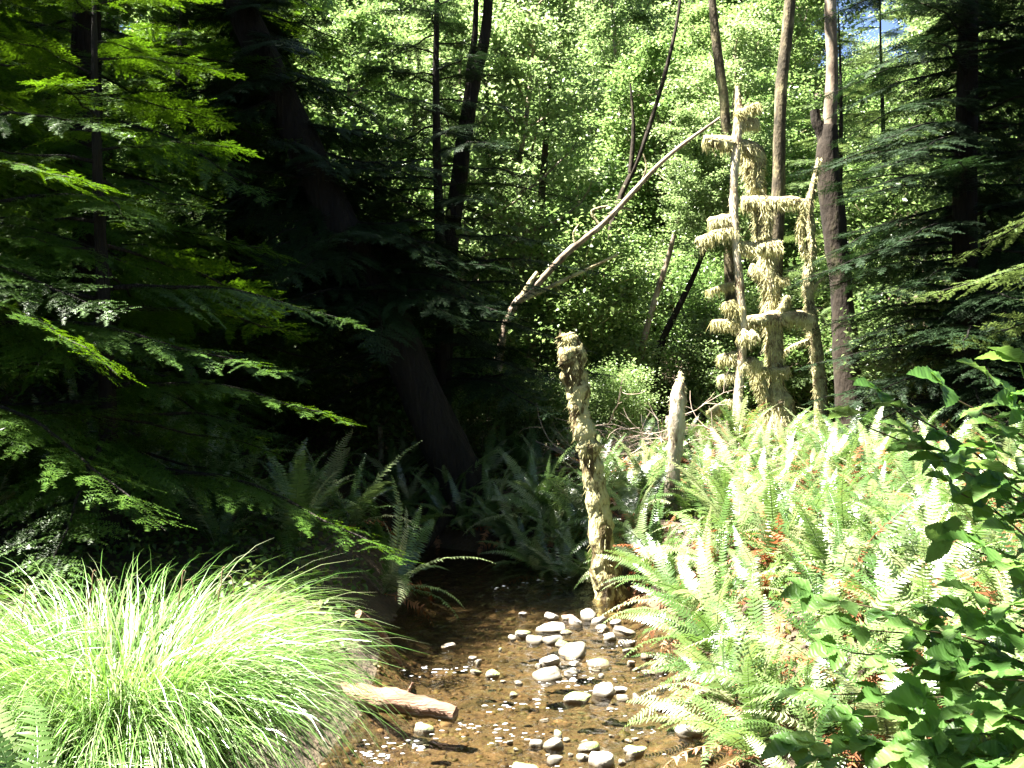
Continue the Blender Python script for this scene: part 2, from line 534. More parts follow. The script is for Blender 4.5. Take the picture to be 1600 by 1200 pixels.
mb = MB()
for k in range(2400):
    y = NR.uniform(4.6, 12)
    x = c_of(y) + NR.uniform(-1, 1) * w_of(y)
    V, F = blob(NR, 1, 0.55) if k < 300 else (V0 := blobs[k % 40]) if k >= 340 else blob(NR, 1, 0.55)
    if k == 0:
        blobs = []
    if len(blobs) < 40:
        blobs.append((V, F))
    r = NR.uniform(0.010, 0.036) if NR.random() < .9 else NR.uniform(0.036, 0.07)
    a = NR.uniform(0, 6.28)
    Rz = np.array([[math.cos(a), -math.sin(a), 0], [math.sin(a), math.cos(a), 0], [0, 0, 1]])
    mb.add(V @ Rz.T * r + np.array([x, y, float(H(x, y)) - r * 0.12]), F, int(NR.choice(3, p=[.6, .3, .1])))
peb = noise_mat('pebble_brown', [(0.3, (0.065, 0.046, 0.028)), (0.7, (0.125, 0.09, 0.05))], 5, 4, 0.6, 0.2)
peb2 = noise_mat('pebble_olive', [(0.3, (0.06, 0.055, 0.025)), (0.7, (0.14, 0.13, 0.055))], 5, 4, 0.6, 0.2)
peb3 = noise_mat('pebble_tan', [(0.3, (0.15, 0.105, 0.06)), (0.7, (0.25, 0.19, 0.12))], 5, 4, 0.6, 0.2)
for m_ in (peb, peb2, peb3):
    t_ = m_.node_tree
    p_ = next(n for n in t_.nodes if n.type == 'BSDF_PRINCIPLED')
    mx_ = algae(t_, next(n for n in t_.nodes if n.type == 'TEX_COORD'), p_.inputs['Base Color'].links[0].from_node)
    t_.links.new(mx_.outputs[0], p_.inputs['Base Color'])
gr = obj('stream_gravel', mb.mesh('stream_gravel', [peb, peb2, peb3], True))
gr['kind'] = 'stuff'; gr['label'] = 'brown gravel and pebbles lying under the shallow stream water'

# white flecks: broken water, plus sun glints modelled as white specks
mb = MB()
for (a, b) in RIFFLE:
    A, B = on_water(*a), on_water(*b)
    for k in range(18):
        q = A.lerp(B, NR.uniform(-.1, 1.1)) + Vector((NR.normal(0, .04), NR.normal(0, .06), 0))
        V, F = blobs[int(NR.integers(40))]
        r = NR.uniform(0.003, 0.011)
        mb.add(V * np.array([r * 2.4, r, r * .6]) + np.array([q.x, q.y, 0.008 + float(water_z(q.x, q.y))]), F)
for k in range(45):
    q = on_water(NR.uniform(570, 1100), 1010 + 200 * NR.random() ** 0.8)
    V, F = blobs[int(NR.integers(40))]
    r = NR.uniform(0.002, 0.007)
    for j in range(int(NR.integers(1, 5))):
        mb.add(V * np.array([r * 2.8, r * .9, r * .5]) + np.array([q.x + NR.normal(0, .03), q.y + NR.normal(0, .03), 0.006]), F)
fo = obj('water_foam_glints', mb.mesh('water_foam_glints', M['foam_glint'], True))
fo['kind'] = 'stuff'; fo['label'] = 'white flecks of broken water and painted sun glints on the stream riffles'


# ------------------------------------------------------------------ stones
STONES = [  # px, base py, width px, height px, look, label
    (860, 969, 24, 17, 'stone', 'pale round stone at the back of the stone cluster in the stream'),
    (888, 968, 18, 14, 'stone', None), (901, 977, 20, 18, 'stone', None), (922, 968, 25, 24, 'stone', 'tallest pale stone at the back of the stone bar by the fern bank'),
    (934, 976, 24, 16, 'stone', None), (943, 983, 18, 12, 'stone', None), (963, 978, 16, 12, 'stone', None),
    (863, 986, 34, 15, 'stone', 'long low pale stone across the middle of the stone bar'), (818, 996, 26, 16, 'stone_moss', 'olive rounded stone at the end of the stone bar beside dark water'),
    (800, 1000, 18, 12, 'stone', None), (837, 1004, 28, 17, 'stone', None), (885, 990, 24, 7, 'stone_moss', 'flat mossy stone lying between the pale stones of the bar'),
    (866, 1005, 26, 18, 'stone', None), (882, 1011, 26, 16, 'stone', None), (893, 1026, 40, 24, 'stone_wet', 'large dark wet stone behind a white domed stone'),
    (861, 1041, 32, 23, 'stone', 'white domed stone in front of the large dark wet stone'), (854, 1062, 42, 20, 'stone_wet', 'broad flat wet stone awash in front of the white domed stone'),
    (889, 1057, 22, 13, 'stone_wet', None), (937, 1040, 30, 16, 'stone_moss', 'half mossy oval stone standing alone in open water'),
    (952, 1000, 17, 18, 'stone', None), (975, 990, 28, 15, 'stone_wet', 'grey wet stone tucked under the drooping ferns'), (982, 1008, 22, 11, 'stone', None),
    (983, 1020, 16, 9, 'stone_moss', None), (1010, 1030, 18, 13, 'stone_tan', None), (1028, 1027, 14, 10, 'stone', None),
    (987, 1040, 15, 11, 'stone', None), (995, 1048, 14, 9, 'stone_wet', None), (1032, 1050, 27, 20, 'stone_tan', 'tan stone at the foot of the fern bank'),
    (944, 1088, 36, 32, 'stone', 'biggest bright white stone, upright, alone in the sunlit stream'), (904, 1098, 40, 20, 'stone_moss', 'green mossy oval stone beside the biggest white stone'),
    (975, 1093, 20, 11, 'stone', None), (970, 1082, 22, 11, 'stone', None), (996, 1093, 17, 10, 'stone_wet', None), (1020, 1092, 15, 9, 'stone', None),
    (1037, 1109, 28, 14, 'stone_tan', 'flat angular tan stone in open water'), (1054, 1125, 19, 14, 'stone_moss', None),
    (1082, 1150, 38, 22, 'stone', 'angular pale stone near the drooping fern tips'), (1105, 1190, 20, 20, 'stone', 'small square pale stone near the overhanging dead fronds'),
    (870, 1152, 16, 14, 'stone', None), (866, 1168, 32, 21, 'stone', None), (838, 1165, 20, 15, 'stone', None),
    (922, 1172, 38, 20, 'stone_moss', 'green mossy rounded stone touching a white wedge stone'), (938, 1197, 34, 31, 'stone', 'white wedge shaped stone touching a green mossy stone'),
    (912, 1187, 18, 14, 'stone', None), (990, 1180, 31, 19, 'stone_moss', 'low reddish stone with a mossy cap'), (823, 1214, 38, 28, 'stone_moss', 'large grey green dome of stone, mossy on top'),
    (869, 1192, 23, 14, 'stone_wet', None), (663, 1142, 28, 16, 'stone_moss', 'green mossy stone near the end of the driftwood log'), (746, 1053, 20, 8, 'stone_moss', None),
    (771, 1058, 19, 15, 'stone', None), (746, 1037, 11, 9, 'stone_wet', None), (817, 962, 13, 9, 'stone_wet', None), (739, 1030, 14, 8, 'stone_wet', None),
    (700, 1012, 22, 9, 'stone_wet', None), (1060, 1062, 16, 9, 'stone', None), (1010, 1052, 12, 8, 'stone', None), (955, 1110, 12, 6, 'stone_wet', None),
]
for k in range(26):
    STONES.append((NR.uniform(780, 1085), NR.uniform(985, 1195), NR.uniform(7, 14), NR.uniform(5, 9), str(NR.choice(['stone', 'stone_wet', 'stone_tan', 'stone_moss'], p=[.45, .25, .2, .1])), None))
LOOK = {'stone': 'small pale grey stone among others on the shallow stream bar', 'stone_wet': 'small dark wet stone barely breaking the water',
        'stone_moss': 'small moss topped stone breaking the stream surface', 'stone_tan': 'small tan stone in the shallows under the fern bank'}
for k, (px, py, w, h, look, lab) in enumerate(STONES):
    if lab is None and look == 'stone' and NR.random() < .5:
        look = str(NR.choice(['stone_tan', 'stone_wet', 'stone_moss']))
    q = on_water(px, py)
    s = q.y / 1600
    rx, hz = w * s * 0.5, h * s
    V, F = blob(NR, 3, 1.0, 0.45 if 'angular' not in (lab or '') and 'wedge' not in (lab or '') else 0.45)
    V = np.sign(V) * np.abs(V) ** NR.uniform(.78, 1.0)
    V = V + .09 * np.sin(V[:, [1, 2, 0]] * NR.uniform(3, 6) + NR.uniform(0, 6, 3))
    V = V * np.array([rx, rx * 0.95, hz * 0.62])
    cut = V[:, 0] * NR.uniform(-.5, .5) + V[:, 1] * NR.uniform(-.5, .5) + V[:, 2]
    V[:, 2] -= np.clip(cut - hz * NR.uniform(.3, .5), 0, 9) * .75
    V[:, :2] *= (1 + .15 * np.clip(-V[:, 2:3] / hz, 0, 1))
    mb = MB(); mb.add(V, F)
    o = obj('river_stone', mb.mesh('river_stone', M[look], True), loc=(q.x, q.y + rx * 0.6, hz * 0.08), rot=(NR.normal(0, .1), NR.normal(0, .12), NR.uniform(-.5, .5)))
    tag(o, lab or LOOK[look], 'stone', 'stones in the stream')


# ------------------------------------------------------------------ trees: bark, leaves, boughs
def leaf_cloud(mb, centers, spread, n, size, rng, tilt=0.55, flat=0.5, mi=0):
    """many folded leaves in clumps around the given centres"""
    centers = np.asarray(centers)
    ci = rng.integers(0, len(centers), n)
    sp = np.asarray(spread)
    sp = sp[ci] if sp.ndim else np.full(n, float(sp))
    P = centers[ci] + rng.normal(0, 1, (n, 3)) * sp[:, None] * np.array([1, 1, flat])
    N_ = rng.normal(0, tilt, (n, 3)) + np.array([0, 0, 1.0])
    N_ /= np.linalg.norm(N_, axis=1, keepdims=True)
    A = rng.normal(0, 1, (n, 3)); A[:, 2] -= 0.3
    A -= (A * N_).sum(1, keepdims=True) * N_
    A /= np.linalg.norm(A, axis=1, keepdims=True)
    B = np.cross(N_, A)
    L = (size * rng.uniform(0.6, 1.3, n))[:, None]
    v0, v2 = P, P + A * L - N_ * L * 0.08
    mid = P + A * L * 0.45 + N_ * L * 0.10
    v1, v3 = mid + B * L * 0.36, mid - B * L * 0.36
    V = np.stack([v0, v1, v2, v3], 1).reshape(-1, 3)
    b = np.arange(n)[:, None] * 4
    F = np.concatenate([b + np.array([0, 2, 1]), b + np.array([0, 3, 2])])
    mb.add(V, F, mi)


def limb_path(p0, az, el, length, rng, n=6, up=0.12):
    P = [np.array(p0, float)]
    for k in range(n):
        d = np.array([math.cos(az) * math.cos(el), math.sin(az) * math.cos(el), math.sin(el)])
        P.append(P[-1] + d * length / n)
        az += rng.normal(0, 0.22); el += rng.normal(up, 0.15)
        el = min(el, 1.3)
    return np.array(P)


def broadleaf_proto(seed, h, base, r, nleaf, leafsize, trunk_r, pale=False, bark='bark_alder'):
    rng = np.random.default_rng(seed)
    tb, cb = MB(), MB()
    x = np.cumsum(rng.normal(0, 0.13, 9)); y = np.cumsum(rng.normal(0, 0.13, 9))
    x -= x[0]; y -= y[0]
    zz = np.linspace(-0.4, h * 0.92, 9)
    P = np.stack([x, y, zz], -1)
    tube(tb, P, np.linspace(trunk_r, trunk_r * 0.2, 9), 9, 0.05, 20, rng=rng)
    cents, spr = [], []
    nl = 26
    for k in range(nl):
        f = (k + rng.random()) / nl
        z = base + f * (h - base) * 0.95
        p = np.array([np.interp(z, zz, x), np.interp(z, zz, y), z])
        L = r * (0.45 + 0.75 * math.sin(math.pi * min(0.12 + f * 0.86, 1))) * rng.uniform(0.6, 1.1)
        Q = limb_path(p, k * 2.4 + rng.normal(0, .4), rng.uniform(0.0, 0.7), L, rng)
        tube(tb, Q, np.linspace(trunk_r * (0.42 - 0.25 * f), 0.008, len(Q)), 5, 0.04, cap=False, rng=rng)
        for j in (2, 3, 4, 5, 6):
            cents.append(Q[j] + rng.normal(0, .22, 3)); spr.append(rng.uniform(0.2, 0.42) * (0.6 + 0.13 * r))
        if rng.random() < 0.6:
            W = limb_path(Q[3], k * 2.4 + rng.choice([-1, 1]) * 0.9, rng.uniform(-0.2, .4), L * 0.5, rng, 4)
            tube(tb, W, np.linspace(0.018, 0.005, len(W)), 4, 0, cap=False, rng=rng)
            for j in (2, 3, 4):
                cents.append(W[j]); spr.append(rng.uniform(0.18, 0.36) * (0.6 + 0.13 * r))
    leaf_cloud(cb, cents, np.array(spr), nleaf, leafsize, rng)
    return tb.mesh('trunk', M[bark], True), cb.mesh('crown', M['broad_pale' if pale else 'broad'])


PROTO = [
    broadleaf_proto(11, 13, 3.0, 2.6, 17000, 0.16, 0.17),
    broadleaf_proto(12, 15, 3.6, 3.0, 19000, 0.16, 0.19, True),
    broadleaf_proto(13, 11, 1.6, 2.4, 16000, 0.16, 0.13),
    broadleaf_proto(14, 9, 0.9, 2.2, 15000, 0.16, 0.09, True),
]
SHRUB = [
    broadleaf_proto(21, 3.2, 0.2, 1.3, 6500, 0.10, 0.035, False, 'bark_mossy'),
    broadleaf_proto(22, 2.4, 0.15, 1.2, 5500, 0.09, 0.03, True, 'bark_mossy'),
    broadleaf_proto(23, 4.6, 0.4, 1.6, 8500, 0.11, 0.045, False, 'bark_mossy'),
]


def place_tree(proto, x, y, s, rz, name, label, group, cat='tree', z=None, sink=0.05):
    t = thing(name, label, cat, (x, y, (float(H(x, y)) if z is None else z) - sink), group)
    t.rotation_euler = (0, 0, rz)
    t.scale = (s, s, s)
    obj('trunk', proto[0], t)
    obj('crown', proto[1], t)
    return t


# conifer bough, built at real size along +X
def bough(seed, L, twig, droop, dens=1.0, width=0.42):
    rng = np.random.default_rng(seed)
    wb, nb = [], []
    mb = MB()

    def axis(s):
        return np.array([s * L, 0, L * (0.10 * s - droop * s * s)])
    P = np.array([axis(s) for s in np.linspace(0, 1, 9)]) + np.vstack([np.zeros(3), rng.normal(0, 0.012 * L, (8, 3))])
    tube(mb, P, np.linspace(0.011 * L, 0.002, 9), 5, 0, cap=False, rng=rng, mi=0)
    TV, TF = [], []
    cnt = 0

    def needles(p, d, nrm, ln):
        nonlocal cnt
        side = np.cross(nrm, d); side /= np.linalg.norm(side) + 1e-9
        k = max(4, int(ln / 0.016))
        for j in range(k):
            f = (j + 0.5) / k
            c = p + d * ln * f
            nl = 0.026 * (1.05 - 0.5 * f) * (L / 2.2) ** 0.3
            for sg in (-1, 1):
                tip = c + (side * sg * 0.9 + d * 0.55 + nrm * rng.normal(0, .15)) * nl
                TV.extend([c - d * 0.006, c + d * 0.006, tip])
                TF.append((cnt, cnt + 1, cnt + 2)); cnt += 3
        TV.extend([p - side * .0018, p + side * .0018, p + d * ln])
        TF.append((cnt, cnt + 1, cnt + 2)); cnt += 3

    s = 0.12
    while s < 0.99:
        for sg in (-1, 1):
            if rng.random() < 0.12:
                continue
            base = np.array([np.interp(s, np.linspace(0, 1, 9), P[:, k]) for k in range(3)])
            ls = L * width * min(1, (s + 0.1) / 0.35) * (1.02 - s) ** 0.75 * rng.uniform(0.65, 1.15)
            ang = rad(rng.uniform(42, 66)) * sg
            d = np.array([math.cos(ang), math.sin(ang), rng.normal(-0.08, 0.10)])
            d /= np.linalg.norm(d)
            q = base.copy()
            step = 0.052 / dens
            ns = max(2, int(ls / step))
            for j in range(ns):
                f = j / ns
                d = d + np.array([0.012, 0, -droop * 0.10]); d /= np.linalg.norm(d)
                nrm = np.array([-d[2] * 0.4, rng.normal(0, .15), 1.0]); nrm -= d * (nrm @ d); nrm /= np.linalg.norm(nrm)
                side = np.cross(nrm, d)
                for sg2 in (-1, 1):
                    td = d * 0.75 + side * sg2 * 0.8 + np.array([0, 0, rng.normal(-0.12, 0.14)])
                    td /= np.linalg.norm(td)
                    needles(q, td, nrm, twig * (1.05 - 0.6 * f) * rng.uniform(0.6, 1.15))
                nq = q + d * (ls / ns)
                TV.extend([q - side * .002, q + side * .002, nq]); TF.append((cnt, cnt + 1, cnt + 2)); cnt += 3
                q = nq
            needles(q, d, np.array([0, 0, 1.0]), twig * 0.8)
        s += rng.uniform(0.035, 0.06) / dens
    mb.add(np.array(TV), np.array(TF), 1)
    return mb


HB = [bough(31, 2.3, 0.12, 0.20, 1.25).mesh('hemlock_bough', [M['bark_dark'], M['hemlock']]),
      bough(32, 2.0, 0.12, 0.28, 1.25).mesh('hemlock_bough', [M['bark_dark'], M['hemlock']]),
      bough(33, 1.5, 0.11, 0.16, 1.2).mesh('hemlock_bough', [M['bark_dark'], M['hemlock']])]
SB = []
for me in HB:
    m2 = me.copy(); m2.name = 'spruce_bough'
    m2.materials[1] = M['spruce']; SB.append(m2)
SP = []
for me in HB:
    m2 = me.copy(); m2.name = 'pale_bough'
    m2.materials[1] = M['spruce_pale']; SP.append(m2)
LB = [2.3, 2.0, 1.5]


def conifer(name, label, x, y, h, z0, rmax, boughs, seed, tr=0.2, per_m=5.0, group=None, lean=(0, 0), droop=0.1):
    rng = np.random.default_rng(seed)
    zb = float(H(x, y))
    t = thing(name, label, 'tree', (x, y, zb - 0.1), group)
    mb = MB()
    zz = np.linspace(-0.3, h, 12)
    P = np.stack([lean[0] * zz + 0.05 * np.sin(zz * .7 + seed), lean[1] * zz + 0.05 * np.cos(zz * .6), zz], -1)
    rr = tr * (1 - zz / h * 0.96).clip(0.03)
    rr[0] *= 1.35
    tube(mb, P, rr, 12, 0.05, 40, rng=rng)
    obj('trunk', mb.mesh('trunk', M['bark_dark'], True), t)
    z = z0
    k = 0
    while z < h - 0.3:
        f = (z - z0) / (h - z0)
        L = rmax * (1 - f) ** 0.75 * rng.uniform(0.75, 1.15) + 0.25
        i = 0 if L > 2.0 else 1 if L > 1.3 else 2
        az = k * 2.39996 + rng.normal(0, 0.35)
        c = (float(np.interp(z, zz, P[:, 0])), float(np.interp(z, zz, P[:, 1])), z)
        o = obj('bough', boughs[i], t, c, Euler((rng.normal(0, .18), rng.normal(droop, 0.1) - 0.25 * f, az)), float(L / LB[i]))
        k += 1
        z += rng.uniform(0.6, 1.4) / per_m * (1 + 0.5 * f)
    return t


HL = 'hemlock trees on the dark bank'
DK = 'hemlock in deep shade among others on the dark slope'
conifer('hemlock_tree', 'tall hemlock with sunlit bough tips on the shaded bank behind the sedge', -6.4, 10.2, 17, 0.9, 3.3, HB, 1, 0.24, 11)
conifer('hemlock_tree', 'dark trunked hemlock whose boughs droop above the shaded ferns', -5.0, 12.2, 13.5, 1.0, 2.6, HB, 2, 0.26, 11)
conifer('hemlock_tree', 'slender hemlock standing on the slope behind the leaning trunk', -3.9, 14.6, 13, 1.2, 2.2, HB, 3, 0.18, 10)
for k, (x, y, h, r) in enumerate([(-7.6, 13.2, 18, 3.0), (-7.6, 16.8, 15, 2.8), (-10.5, 19.5, 16, 3.0), (-8.2, 10.4, 17, 2.8), (-10.5, 14.5, 20, 3.0), (-4.4, 17.4, 11, 2.4), (-6.6, 20.5, 12, 2.8), (-9.2, 23.5, 14, 3.0), (-5.6, 24.0, 11, 2.6), (-12, 24, 15, 3)]):
    conifer('hemlock_tree', DK, x, y, h, 0.8, r, HB, 20 + k, 0.26, 8, HL)
conifer('hemlock_tree', 'young hemlock reaching sunlit boughs over the ferns behind the sedge', -4.6, 7.7, 5.4, 0.9, 2.9, HB, 31, 0.10, 9)
conifer('hemlock_tree', 'wide low hemlock sapling beside the pool with sunlit spreading sprays', -3.4, 8.5, 5.6, 0.8, 2.3, HB, 33, 0.09, 9)
conifer('hemlock_tree', DK, -7.2, 7.6, 13, 1.0, 2.7, HB, 35, 0.2, 8, HL)  # unseen hemlock added up-sun to dapple the light on the young hemlock
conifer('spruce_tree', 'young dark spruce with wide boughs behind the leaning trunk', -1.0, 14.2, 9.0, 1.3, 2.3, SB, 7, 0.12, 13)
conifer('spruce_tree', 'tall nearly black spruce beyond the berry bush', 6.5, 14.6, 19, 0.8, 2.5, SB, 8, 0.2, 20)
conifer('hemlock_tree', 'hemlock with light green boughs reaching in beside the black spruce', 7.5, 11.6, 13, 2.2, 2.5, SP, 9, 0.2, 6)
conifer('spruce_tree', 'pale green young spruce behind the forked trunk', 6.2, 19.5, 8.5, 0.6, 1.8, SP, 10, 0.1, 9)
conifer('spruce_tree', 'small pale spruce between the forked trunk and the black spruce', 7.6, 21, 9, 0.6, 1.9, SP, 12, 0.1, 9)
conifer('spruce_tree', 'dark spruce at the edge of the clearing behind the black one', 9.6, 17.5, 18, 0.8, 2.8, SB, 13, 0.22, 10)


# trunks traced along the photograph, standing at their own depth
def traced(pts, Y, dY=None):
    dY = dY or [0] * len(pts)
    return [pix(p[0], p[1], Y + d) for p, d in zip(pts, dY)]


def root_down(P, r):
    """carry a path down into the ground"""
    p = P[0]
    g = float(H(p.x, p.y)) - 0.25
    if p.z > g + 0.3:
        d = (P[0] - P[1]).normalized()
        d.z = min(d.z, -0.6)
        return [p + d * ((g - p.z) / d.z)] + P, [r[0] * 1.15] + r
    return P, r


def trunk_mesh(P, r, mat, sides=12, rough=0.06, n=None):
    P, r = root_down(list(P), list(r))
    mb = MB()
    tube(mb, [tuple(p) for p in P], r, sides, rough, n or len(P) * 5)
    return mb, P


# the big leaning trunk
LP = [(742, 790), (715, 735), (660, 620), (600, 480), (540, 370), (470, 220), (410, 90), (350, -60), (270, -300), (200, -560)]
lw = [84, 74, 66, 62, 58, 54, 52, 46, 36, 20]
P = traced(LP, 12.8, [0, 0, 0, .1, .2, .3, .4, .5, .7, 1])
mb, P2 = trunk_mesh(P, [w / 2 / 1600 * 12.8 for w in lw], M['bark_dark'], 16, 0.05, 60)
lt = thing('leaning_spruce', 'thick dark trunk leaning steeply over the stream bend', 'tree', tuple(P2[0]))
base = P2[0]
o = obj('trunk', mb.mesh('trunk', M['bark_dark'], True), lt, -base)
Pn, _ = resample([tuple(p) for p in P], lw, 60)
rng = np.random.default_rng(44)
for k in range(190):
    f = rng.uniform(0.34, 1)
    p = Pn[int(f * 59)] - np.array(base)
    L = rng.uniform(1.2, 2.5) * (1.15 - 0.5 * f)
    i = 0 if L > 2.0 else 1 if L > 1.3 else 2
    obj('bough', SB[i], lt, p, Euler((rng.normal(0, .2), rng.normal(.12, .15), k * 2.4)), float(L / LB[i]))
for k in range(6):       # roots over the bank
    a = k * 1.05
    mb = MB()
    q = [(0, 0, 0.25), (math.cos(a) * .35, math.sin(a) * .35, 0.1), (math.cos(a) * .75, math.sin(a) * .7, -0.12), (math.cos(a) * 1.1, math.sin(a) * 1.0, -0.4)]
    tube(mb, q, [.16, .11, .07, .03], 7, .08, 12)
    obj('root', mb.mesh('root', M['bark_dark'], True), lt)


def alder(label, pts, Y, widths, crown=None, mat='bark_alder', name='alder_tree', limbs=(), cs=0.6, group=None, off=(0, 0, 0)):
    P = traced(pts, Y)
    mb, P2 = trunk_mesh(P, [w / 2 / 1600 * Y for w in widths], M[mat])
    t = thing(name, label, 'tree', tuple(P2[0]), group)
    obj('trunk', mb.mesh('trunk', M[mat], True), t, -P2[0])
    for (lp, lw_, *lm) in limbs:
        mb = MB()
        tube(mb, [tuple(p) for p in traced(lp, Y)], [w / 2 / 1600 * Y for w in lw_], 8, 0.05, len(lp) * 4)
        obj('limb', mb.mesh('limb', M[lm[0] if lm else mat], True), t, -P2[0])
    if crown is not None:
        obj('crown', PROTO[crown][1], t, P2[-1] - P2[0] + Vector((0, 0, -2.5 * cs)) + Vector(off), scale=cs, rot=(0, 0, R.uniform(0, 6)))
    return t


alder('forked alder with a cut stub and sunlit-coloured upper stem beside the mossy trees', [(1335, 700), (1328, 620), (1320, 520), (1312, 420), (1300, 330), (1293, 240), (1295, 196)],  # dark trunk, pale upper stem: shade and sun put into the bark colour
      17, [46, 42, 36, 32, 34, 34, 24], 1, 'bark_brown', limbs=[([(1295, 205), (1297, 170), (1300, 100), (1297, 0), (1300, -160), (1310, -330)], [23, 21, 19, 18, 16, 10], 'bark_alder'), ([(1296, 250), (1286, 215), (1276, 190), (1273, 172)], [24, 18, 15, 14])], cs=0.85, off=(-1.4, -1.6, 5.0))  # unseen crown shifted up and aside to shade the black spruce
alder('slim mossy alder rising behind the top of the mossy ladder like tree', [(1150, 640), (1140, 400), (1133, 180), (1122, 90), (1113, 0), (1105, -170)], 20, [20, 17, 15, 14, 12, 9], 0, 'bark_lichen', cs=0.5)
alder('dark mossy alder with knobbly bark between the ladder like tree and the forked alder', [(1205, 640), (1212, 420), (1216, 300), (1220, 150), (1233, 20), (1245, -170)], 19, [24, 22, 20, 18, 17, 10], 1, 'bark_lichen', cs=0.5)
alder('crooked thin alder catching sun behind the dark spruce boughs', [(840, 620), (842, 420), (846, 320), (853, 215), (858, 130), (880, 60), (885, -120)], 20, [14, 12, 11, 10, 10, 8, 5], 0, 'bark_brown', cs=0.32)
alder('dark slender forked tree standing behind the young spruce', [(690, 640), (700, 420), (715, 300), (728, 200), (742, 120), (760, 40), (770, -140)], 14.6, [30, 28, 26, 24, 22, 17, 10], None, 'bark_dark', cs=0.45,
      limbs=[([(735, 180), (733, 120), (742, 50), (745, -60)], [14, 12, 10, 6])])
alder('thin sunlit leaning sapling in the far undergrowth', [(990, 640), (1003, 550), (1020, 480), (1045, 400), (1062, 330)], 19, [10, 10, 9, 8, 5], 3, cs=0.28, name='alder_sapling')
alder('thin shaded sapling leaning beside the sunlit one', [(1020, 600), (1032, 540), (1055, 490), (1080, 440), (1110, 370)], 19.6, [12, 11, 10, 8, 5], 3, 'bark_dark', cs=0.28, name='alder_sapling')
alder('dark slender tree behind the fallen pole', [(935, 600), (950, 400), (965, 320), (1000, 240), (1035, 130), (1060, 20), (1070, -100)], 21, [13, 12, 10, 8, 7, 5, 3], 0, 'bark_brown', cs=0.28,
      limbs=[([(985, 270), (990, 200), (985, 130)], [8, 6, 3])])
alder('dark crooked trunk beside the black spruce', [(1600, 680), (1590, 540), (1572, 470), (1548, 410), (1538, 370), (1536, 340)], 15.6, [26, 24, 24, 20, 14, 8], None, 'bark_dark', name='dead_tree')

# fallen pole resting across the saplings
P = traced([(770, 720), (780, 560), (802, 482), (835, 450), (882, 400), (950, 342), (1038, 250), (1125, 184)], 16.5)
mb = MB()
tube(mb, [tuple(p - P[0]) for p in P], [w / 2 / 1600 * 16.5 for w in (14, 13, 12, 11, 10, 9, 7, 4)], 9, 0.14, 44)
fp = thing('fallen_pole', 'bare dead pole propped diagonally, sunlit at its upper half', 'log', tuple(P[0]))
obj('trunk', mb.mesh('trunk', M['bark_alder'], True), fp)
for (a, b, c, w) in (((818, 468), (885, 436), (965, 398), 9), ((1000, 290), (1010, 262), (1005, 240), 4), ((900, 385), (896, 365), (905, 350), 4), ((815, 465), (830, 440), (840, 425), 12), ((935, 350), (925, 330), (950, 322), 6), ((950, 335), (975, 325), (990, 332), 4)):
    Q = traced([a, b, c], 16.5)
    mb = MB(); tube(mb, [tuple(q - P[0]) for q in Q], [w / 2 / 1600 * 16.5 * k for k in (1, .8, .5)], 6, .05, 9)
    obj('branch', mb.mesh('branch', M['bark_mossy'], True), fp)


# ------------------------------------------------------------------ mossy trees and snags
def strands(mb, P, rr, n, ln, rng, hang=1.0, w=0.012):
    P, rr = np.asarray(P), np.asarray(rr)
    T, U, W = frames(P)
    i = rng.integers(0, len(P), n)
    a = rng.uniform(0, 6.28, n)
    D = np.cos(a)[:, None] * U[i] + np.sin(a)[:, None] * W[i]
    Q = P[i] + D * rr[i][:, None] * 0.95 + T[i] * rng.uniform(-.5, .5, n)[:, None] * np.linalg.norm(P[-1] - P[0]) / len(P)
    l = rng.uniform(.4, 1.3, n)[:, None] * ln
    tip = Q + D * l * 0.5 + np.array([0, 0, -1.0]) * l * hang + rng.normal(0, .25, (n, 3)) * l
    S = np.cross(D, np.array([0, 0, 1.0])) + rng.normal(0, .3, (n, 3))
    S /= np.linalg.norm(S, axis=1, keepdims=True) + 1e-6
    V = np.stack([Q - S * w, Q + S * w, tip], 1).reshape(-1, 3)
    b = np.arange(n)[:, None] * 3
    mb.add(V, b + np.array([0, 1, 2]))


def mossy(root, base, pts, Y, widths, name, n_str, rng, mat='bark_mossy', rough=0.16, ln=0.09, hang=.9, n=None, dY=None, sw=.007):
    P = [tuple(p - base) for p in traced(pts, Y, dY)]
    r = [w / 2 / 1600 * Y * (1.05 if name == 'branch' else 1) for w in widths]
    mb = MB()
    Q, q = resample(P, r, n or len(P) * 7)
    ns_ = rng.normal(0, 1, len(q)); ns_ = np.convolve(np.concatenate([ns_[:3], ns_, ns_[-3:]]), np.ones(7) / 7, 'valid')
    q = q * (1 + .22 * ns_)
    tube(mb, Q, q, 11, rough, rng=rng)
    o = obj(name, mb.mesh(name, M[mat], True), root)
    if n_str:
        ms = MB()
        strands(ms, Q, q, int(n_str * 1.7), ln, rng, hang, sw)
        m = obj('hanging_moss', ms.mesh('hanging_moss', M['moss']), o)
        m['kind'] = 'stuff'
    return o


